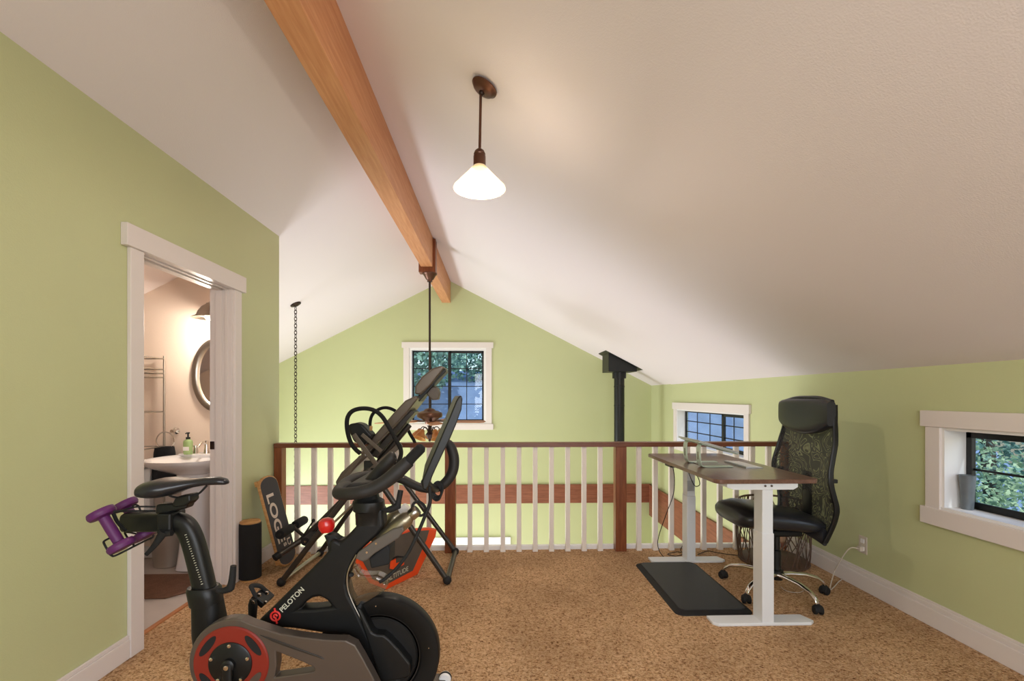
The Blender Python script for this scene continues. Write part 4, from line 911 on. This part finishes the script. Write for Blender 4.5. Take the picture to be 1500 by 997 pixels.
# perspex sweat guard, silver edge
gd = [(510, 838), (519, 830), (526, 842), (540, 843), (552, 843), (561, 847), (566, 855), (565, 864), (556, 872), (544, 880), (532, 888), (521, 891), (511, 873), (507, 856)]
g_ = pr(gd, YB_-.03, .06, 'clear_sweat_guard', 'clear', .014, bs=4)
tb([(522, 812), (512, 831), (508.5, 846), (509.5, 862), (514, 876), (522, 893), (541, 930), (550, 945)], YB_-.039, .0028, 'frame_edge_strip', 'steel', n=5, seg=8)
MB().lathe([(.009, 0), (.007, .008)], at(515, 841, YB_-.03), (0,-1,0), 14).build('guard_knob', M['rubber'], b, smooth=True)
# bottle holder
pr([(520, 818), (524, 809), (550, 790), (575, 775), (590, 772), (592, 777), (584, 788), (548, 811), (538, 820), (531, 823)], YB_-.05, .02, 'holder_arm', 'plasticdark', .005)
for x, y in ((537.5, 808.5), (551, 795.5)): MB().lathe([(.005, 0), (.004, .003)], at(x, y, YB_-.05), (0,-1,0), 12).build('bolt', M['chrome'], b)
pr([(540, 818), (567, 797), (571, 804), (570, 827), (543, 833)], YB_-.03, .10, 'bottle_cup', 'rubber', .006)
for yy, (dx, dy), r_, nm, lab in ((1.80, (0, 0), .030, 'metal', 'brushed metal water bottle in the near cup of the exercise bike'), (1.93, (-14, -4), .030, 'metal', 'pale metal water bottle in the bike cup behind the other bottle')):
    p0_, p1_ = at(558+dx, 791+dy, yy), at(599+dx, 757+dy, yy); ax = (p1_-p0_); Lx = ax.length; e_ = ax.normalized()
    tt = thing('water_bottle', lab, 'bottle', p0_, 'water bottles in the bike holder')
    MB().lathe([(r_*.9, 0), (r_, .006), (r_, Lx*.86), (r_*.92, Lx*.94), (r_*.66, Lx*1.04), (r_*.6, Lx*1.08)], p0_, e_, 28).build('bottle_body', mat('bottle_steel', (150, 140, 118), .35, .85), tt, smooth=True)
    MB().lathe([(r_*.72, Lx*1.08), (r_*.74, Lx*1.09), (r_*.74, Lx*1.28), (r_*.6, Lx*1.32)], p0_, e_, 28).build('bottle_cap', M['steel' if yy < 1.85 else 'white'], tt, smooth=True)
    if yy < 1.85:
        c = p0_+e_*Lx*1.36; v = Vector((0,1,0)); w2 = e_.cross(v)
        MB().ring([c+e_*.024*math.cos(q)*.9+w2*.028*math.sin(q)+v*.004*math.cos(q) for q in [2*PI*i/24 for i in range(24)]], .005, 8).build('cap_loop', M['rubber'], tt, smooth=True)
# resistance knob
kc = at(478.5, 769, YB_)
MB().lathe([(.006, -.028), (.022, -.024), (.0295, -.008), (.031, .006), (.026, .020), (.012, .027), (.003, .028)], kc, (-.12, 0, 1), 10).build('resistance_knob', M['red'], b, smooth=True, label='round red resistance knob')
MB().tube([at(479, 782, YB_), at(486, 797, YB_)], [.011, .013]).build('knob_stem', M['black'], b, smooth=True)
pr([(478, 783), (490, 784), (499, 792), (505, 796), (500, 815), (480, 812)], YB_-.022, .044, 'knob_mount', 'rubber', .006)
# stem, head
MB().loft([(at(x, y, YB_), (w_, 0, 0), (0, w_*.9, 0)) for x, y, w_ in ((542, 766, .050), (542, 748, .052), (541, 746, .057), (540, 733, .056), (538, 729, .044), (536, 712, .038))], 24, 2.6).build('handlebar_post', M['black'], b, smooth=True)
tb([(562, 747), (571, 746), (584, 740)], YB_-.05, [.007, .012, .013], 'height_lever', 'rubber', n=4)
tb([(582, 743), (584, 733), (587, 718)], YB_-.05, [.013, .010, .010], 'height_lever_handle', 'rubber', n=4)
# handlebars
tb([(510, 712, 1.80), (499, 716, 1.72), (496, 722, 1.64), (508, 723, 1.60), (527, 721, 1.58), (545, 716, 1.58), (563, 706, 1.58), (581, 692, 1.58), (599, 675, 1.58)], 0, [.020, .021, .021, .021, .021, .022, .023, .024, .021], 'near_handlebar', 'grip', n=6)
tb([(597, 677), (604, 669), (613, 660), (617, 656), (620, 653)], 1.58, [.018, .0175, .0175, .017, .010], 'grip_end', 'foam', n=4)
tb([(536, 712, 1.76), (546, 702, 1.74), (556, 690, 1.73), (567, 678, 1.72), (576, 668, 1.72), (579, 666, 1.72)], 0, [.022, .023, .022, .022, .020, .009], 'inner_horn', 'grip', n=5)
tb([(499, 718, 1.72), (505, 708, 1.84), (520, 700, 1.94), (536, 696, 2.0), (553, 694, 2.02), (570, 696, 2.02), (590, 702, 2.02), (606, 710, 2.02), (622, 715, 2.02), (640, 714, 2.02), (654, 705, 2.02), (663, 690, 2.02), (665, 672, 2.02), (661, 656, 2.02), (655, 648, 2.02), (651, 650, 2.02)], 0,
   [.020, .020, .020, .019, .017, .018, .019, .018, .018, .019, .021, .022, .022, .021, .017, .010], 'far_handlebar', 'grip', n=6)
pr([(502, 716), (512, 708), (540, 706), (562, 704), (556, 712), (530, 722), (506, 723)], 1.66, .30, 'handlebar_pad', 'grip', .008)
# touchscreen, seen almost edge-on
D_ = Vector((-.125, 1, 0)); so = [(619, 716), (618, 704), (624, 690), (640, 653), (656, 616), (668, 587), (672, 580), (676, 578.5), (677.5, 585), (676, 600), (668, 622), (660, 641), (646, 670), (634, 696), (628, 712), (624, 718)]
MB().prism([at(x, y, 1.62) for x, y in so], D_*.40).build('screen_housing', M['black'], b, bevel=.006, bseg=3)
P = [at(x, y, 1.62) for x, y in ((624, 697), (640, 660), (656, 623), (668, 594))]
MB().prism([P[0]+Vector((-.006,0,.0)), P[0]+Vector((-.002,0,0)), P[-1]+Vector((-.002,0,0)), P[-1]+Vector((-.006,0,0))], D_*.36, D_*.02).build('screen_glass', mat('screen_glass', (14, 15, 18), .08), b)
tb([(623, 706, 1.80), (630, 713, 1.90), (638, 715, 2.0)], 0, .017, 'screen_arm', 'black', n=4)
tb([(629, 712), (630, 735), (622, 757), (610, 785), (597, 811), (580, 833), (563, 848), (556, 852)], 1.70, .0062, 'screen_cable', 'rubber', n=6)
for k in range(4):
    c = at(639+k*.8, 722-k*2, 1.97); m_ = MB(); m_.ring([c+Vector((.020*math.cos(q), .006*math.sin(q*2), .030*math.sin(q))) for q in [2*PI*i/24 for i in range(24)]], .0045, 8); m_.build('cord_wrap', M['rubber'], b, smooth=True)
# lettering on the diagonal tube
o_ = at(413.5, 897, YB_-.0372); e_ = at(449, 861, YB_-.0372)
text('PELOTON', 'lettering', M['letter'], b, o_, e_-o_, Vector((0,0,1)), .0255, .0008, .0003)
lc = at(403.5, 902, YB_-.037); u = (e_-o_).normalized(); v = Vector((0,-1,0)).cross(u)*-1
if v.z < 0: v = -v
m_ = MB()
m_.ring([lc+Vector((.0165*math.cos(q), -.0005, .0165*math.sin(q))) for q in [2*PI*i/32 for i in range(32)]], .0034, 6)
m_.tube([lc+Vector((-.003, -.0005, .029)), lc+Vector((-.001, -.0005, .017))], .0034, 6)
m_.tube([lc+Vector((.005*math.cos(q)*1.2, -.0005, .006*math.sin(q))) for q in [PI*1.5*i/12 for i in range(13)]], .0034, 6)
m_.tube([lc+Vector((.0, -.0005, -.004)), lc+Vector((.006, -.0005, -.027))], .0034, 6)
m_.build('maker_emblem', M['redlogo'], b)
# base: stabilisers, feet, transport wheel
for X, nm in ((at(327, 1000, YB_).x, 'rear_stabiliser'), (at(612, 1000, YB_).x, 'front_stabiliser')):
    MB().loft([((X, YB_-.29+yy, .055), (.032, 0, 0), (0, 0, .028)) for yy in (0, .02, .29, .56, .58)], 20, 3).build(nm, M['black'], b, smooth=True)
    for yy in (-.26, .26): MB().lathe([(.03, 0), (.03, .012), (.012, .014), (.012, .035)], (X, YB_+yy, 0), (0,0,1), 20).build('levelling_foot', M['rubber'], b, smooth=True)
Xf, Xr = at(612, 1000, YB_).x, at(327, 1000, YB_).x
MB().loft([((Xf, YB_, .06), (.03,0,0), (0,.03,0)), (at(590, 1020, YB_), (.045,0,0), (0,.03,0)), (at(570, 985, YB_), (.04,0,0), (0,.03,0))], 16, 3).build('front_foot_tube', M['frame_black'], b, smooth=True)
MB().loft([((Xr, YB_, .05), (.045,0,0), (0,.035,0)), (at(318, 985, YB_), (.062,0,0), (0,.045,0))], 16, 3).build('rear_foot_tube', M['frame_black'], b, smooth=True)
MB().tube([(Xr, YB_, .07), (Xf, YB_, .07)], .03).build('base_rail', M['frame_black'], b, smooth=True)
wc = at(652, 993, 2.04)
MB().obox(wc+Vector((-.045, .0, -.012)), (1,0,-.05), (0,1,0), (0,0,1), .05, .035, .016).build('wheel_bracket', M['plasticdark'], b, bevel=.006)
MB().lathe([(.008, -.016), (.022, -.016), (.026, -.01), (.026, .01), (.022, .016), (.008, .016)], wc, (0,1,0), 28).build('transport_wheel', M['white'], b, smooth=True)
MB().lathe([(.0265, -.006), (.028, -.004), (.028, .004), (.0265, .006)], wc, (0,1,0), 28).build('wheel_tyre', M['rubber'], b, smooth=True)
MB().tube([(Xf, wc.y, .055), wc-Vector((.06,0,.014))], .022).build('wheel_arm', M['black'], b, smooth=True)

# ------------------------------------------------------------------ dumbbells
for (a0, a1, Y, lab, r_) in (((148.5, 751.5), (178, 799), 1.69, 'purple dumbbell nearest the camera in the rack behind the bike saddle', .043), ((183, 739), (212, 783), 1.86, 'purple dumbbell farther from the camera, behind the other in the bike rack', .043)):
    p, q = at(*a0, Y), at(*a1, Y); e_ = (q-p).normalized(); L_ = (q-p).length
    tt = thing('dumbbell', lab, 'dumbbell', q, 'purple dumbbells in the bike rack')
    for c, s_ in ((p, 1), (q, -1)):
        MB().lathe([(r_*.6, -.013), (r_*.92, -.011), (r_, -.002), (r_, .005), (r_*.9, .013), (.018, .017), (.012, .02)], c, e_*s_, 32).build('weight_head', M['purple'], tt, smooth=True)
    MB().tube([p, p+e_*L_*.5, q], [.0165, .0175, .0165], 24).build('bar', M['purple'], tt, smooth=True)

# ------------------------------------------------------------------ outdoors beyond the windows
def leaves(name, c, rx, ry, rz, n, size, m, parent=None, seed=1):
    rnd = random.Random(seed); m_ = MB()
    for i in range(n):
        while True:
            d_ = Vector((rnd.uniform(-1,1), rnd.uniform(-1,1), rnd.uniform(-1,1)))
            if .35 < d_.length < 1: break
        p = Vector(c)+Vector((d_.x*rx, d_.y*ry, d_.z*rz)); u = Vector((rnd.gauss(0,1), rnd.gauss(0,1), rnd.gauss(0,1))).normalized()
        v = u.orthogonal().normalized(); s_ = size*rnd.uniform(.6, 1.3)
        V = [m_.bm.verts.new(p+u*s_), m_.bm.verts.new(p+v*s_*.5), m_.bm.verts.new(p-u*s_), m_.bm.verts.new(p-v*s_*.5)]; m_.face(V)
    return m_.build(name, m, parent)
struct('ground_outside', MB().prism([(-14, YF+.6, -3.0), (16, YF+.6, -3.0), (16, YF+.6, -2.8), (-14, YF+.6, -2.8)], (0, 22, 0)), M['lawn'])
struct('ground_side', MB().box(XR+.6, 16, -8, YF+.6, -3.0, -2.8), M['lawn'])
struct('hillside', MB().prism([(-14, 9.6, -2.8), (-14, 15.5, 1.6), (-14, 24, 2.6), (-14, 24, -2.8)], (28, 0, 0)), M['asphalt'])
def tree(c, r, h, n, label, m='leaf', sz=.11, seed=1):
    t = thing('tree', label, 'tree', (c[0], c[1], c[2]))
    MB().tube([c, (c[0]+.1, c[1], c[2]+h*.5), (c[0], c[1]+.1, c[2]+h)], [.14, .11, .06], 10).build('trunk', M['bark'], t, smooth=True)
    leaves('foliage', (c[0], c[1], c[2]+h), r, r*.8, r*.8, n, sz, M[m], t, seed)
tree((-3.2, 13.2, .2), 2.6, 2.9, 7000, 'leafy tree outside the left pane of the far gable window', seed=3)
tree((.6, 18.4, 1.8), 3.4, 2.2, 9000, 'leafy tree high on the slope outside the right pane of the far gable window', seed=4)
tree((7.4, 7.0, -2.8), 2.8, 4.4, 14000, 'dark leafy tree outside the near right window', seed=5, sz=.06)
tree((10.5, 14.5, .8), 3.0, 2.4, 6000, 'leafy tree outside the side window behind the railing', seed=6)
for i, (x, y) in enumerate(((4.2, 3.2), (5.0, 5.3))):
    t = thing('hedge', ('pale green hedge filling the lower near right window', 'pale green hedge running on behind the near hedge outside')[i], 'hedge', (x, y, -2.8))
    MB().tube([(x, y, -2.8), (x, y, -.6)], .1, 8).build('stem', M['bark'], t)
    leaves('foliage', (x, y, -.75), 1.0, 1.1, 1.75, 13000, .03, M['leaf2'], t, 20+i)
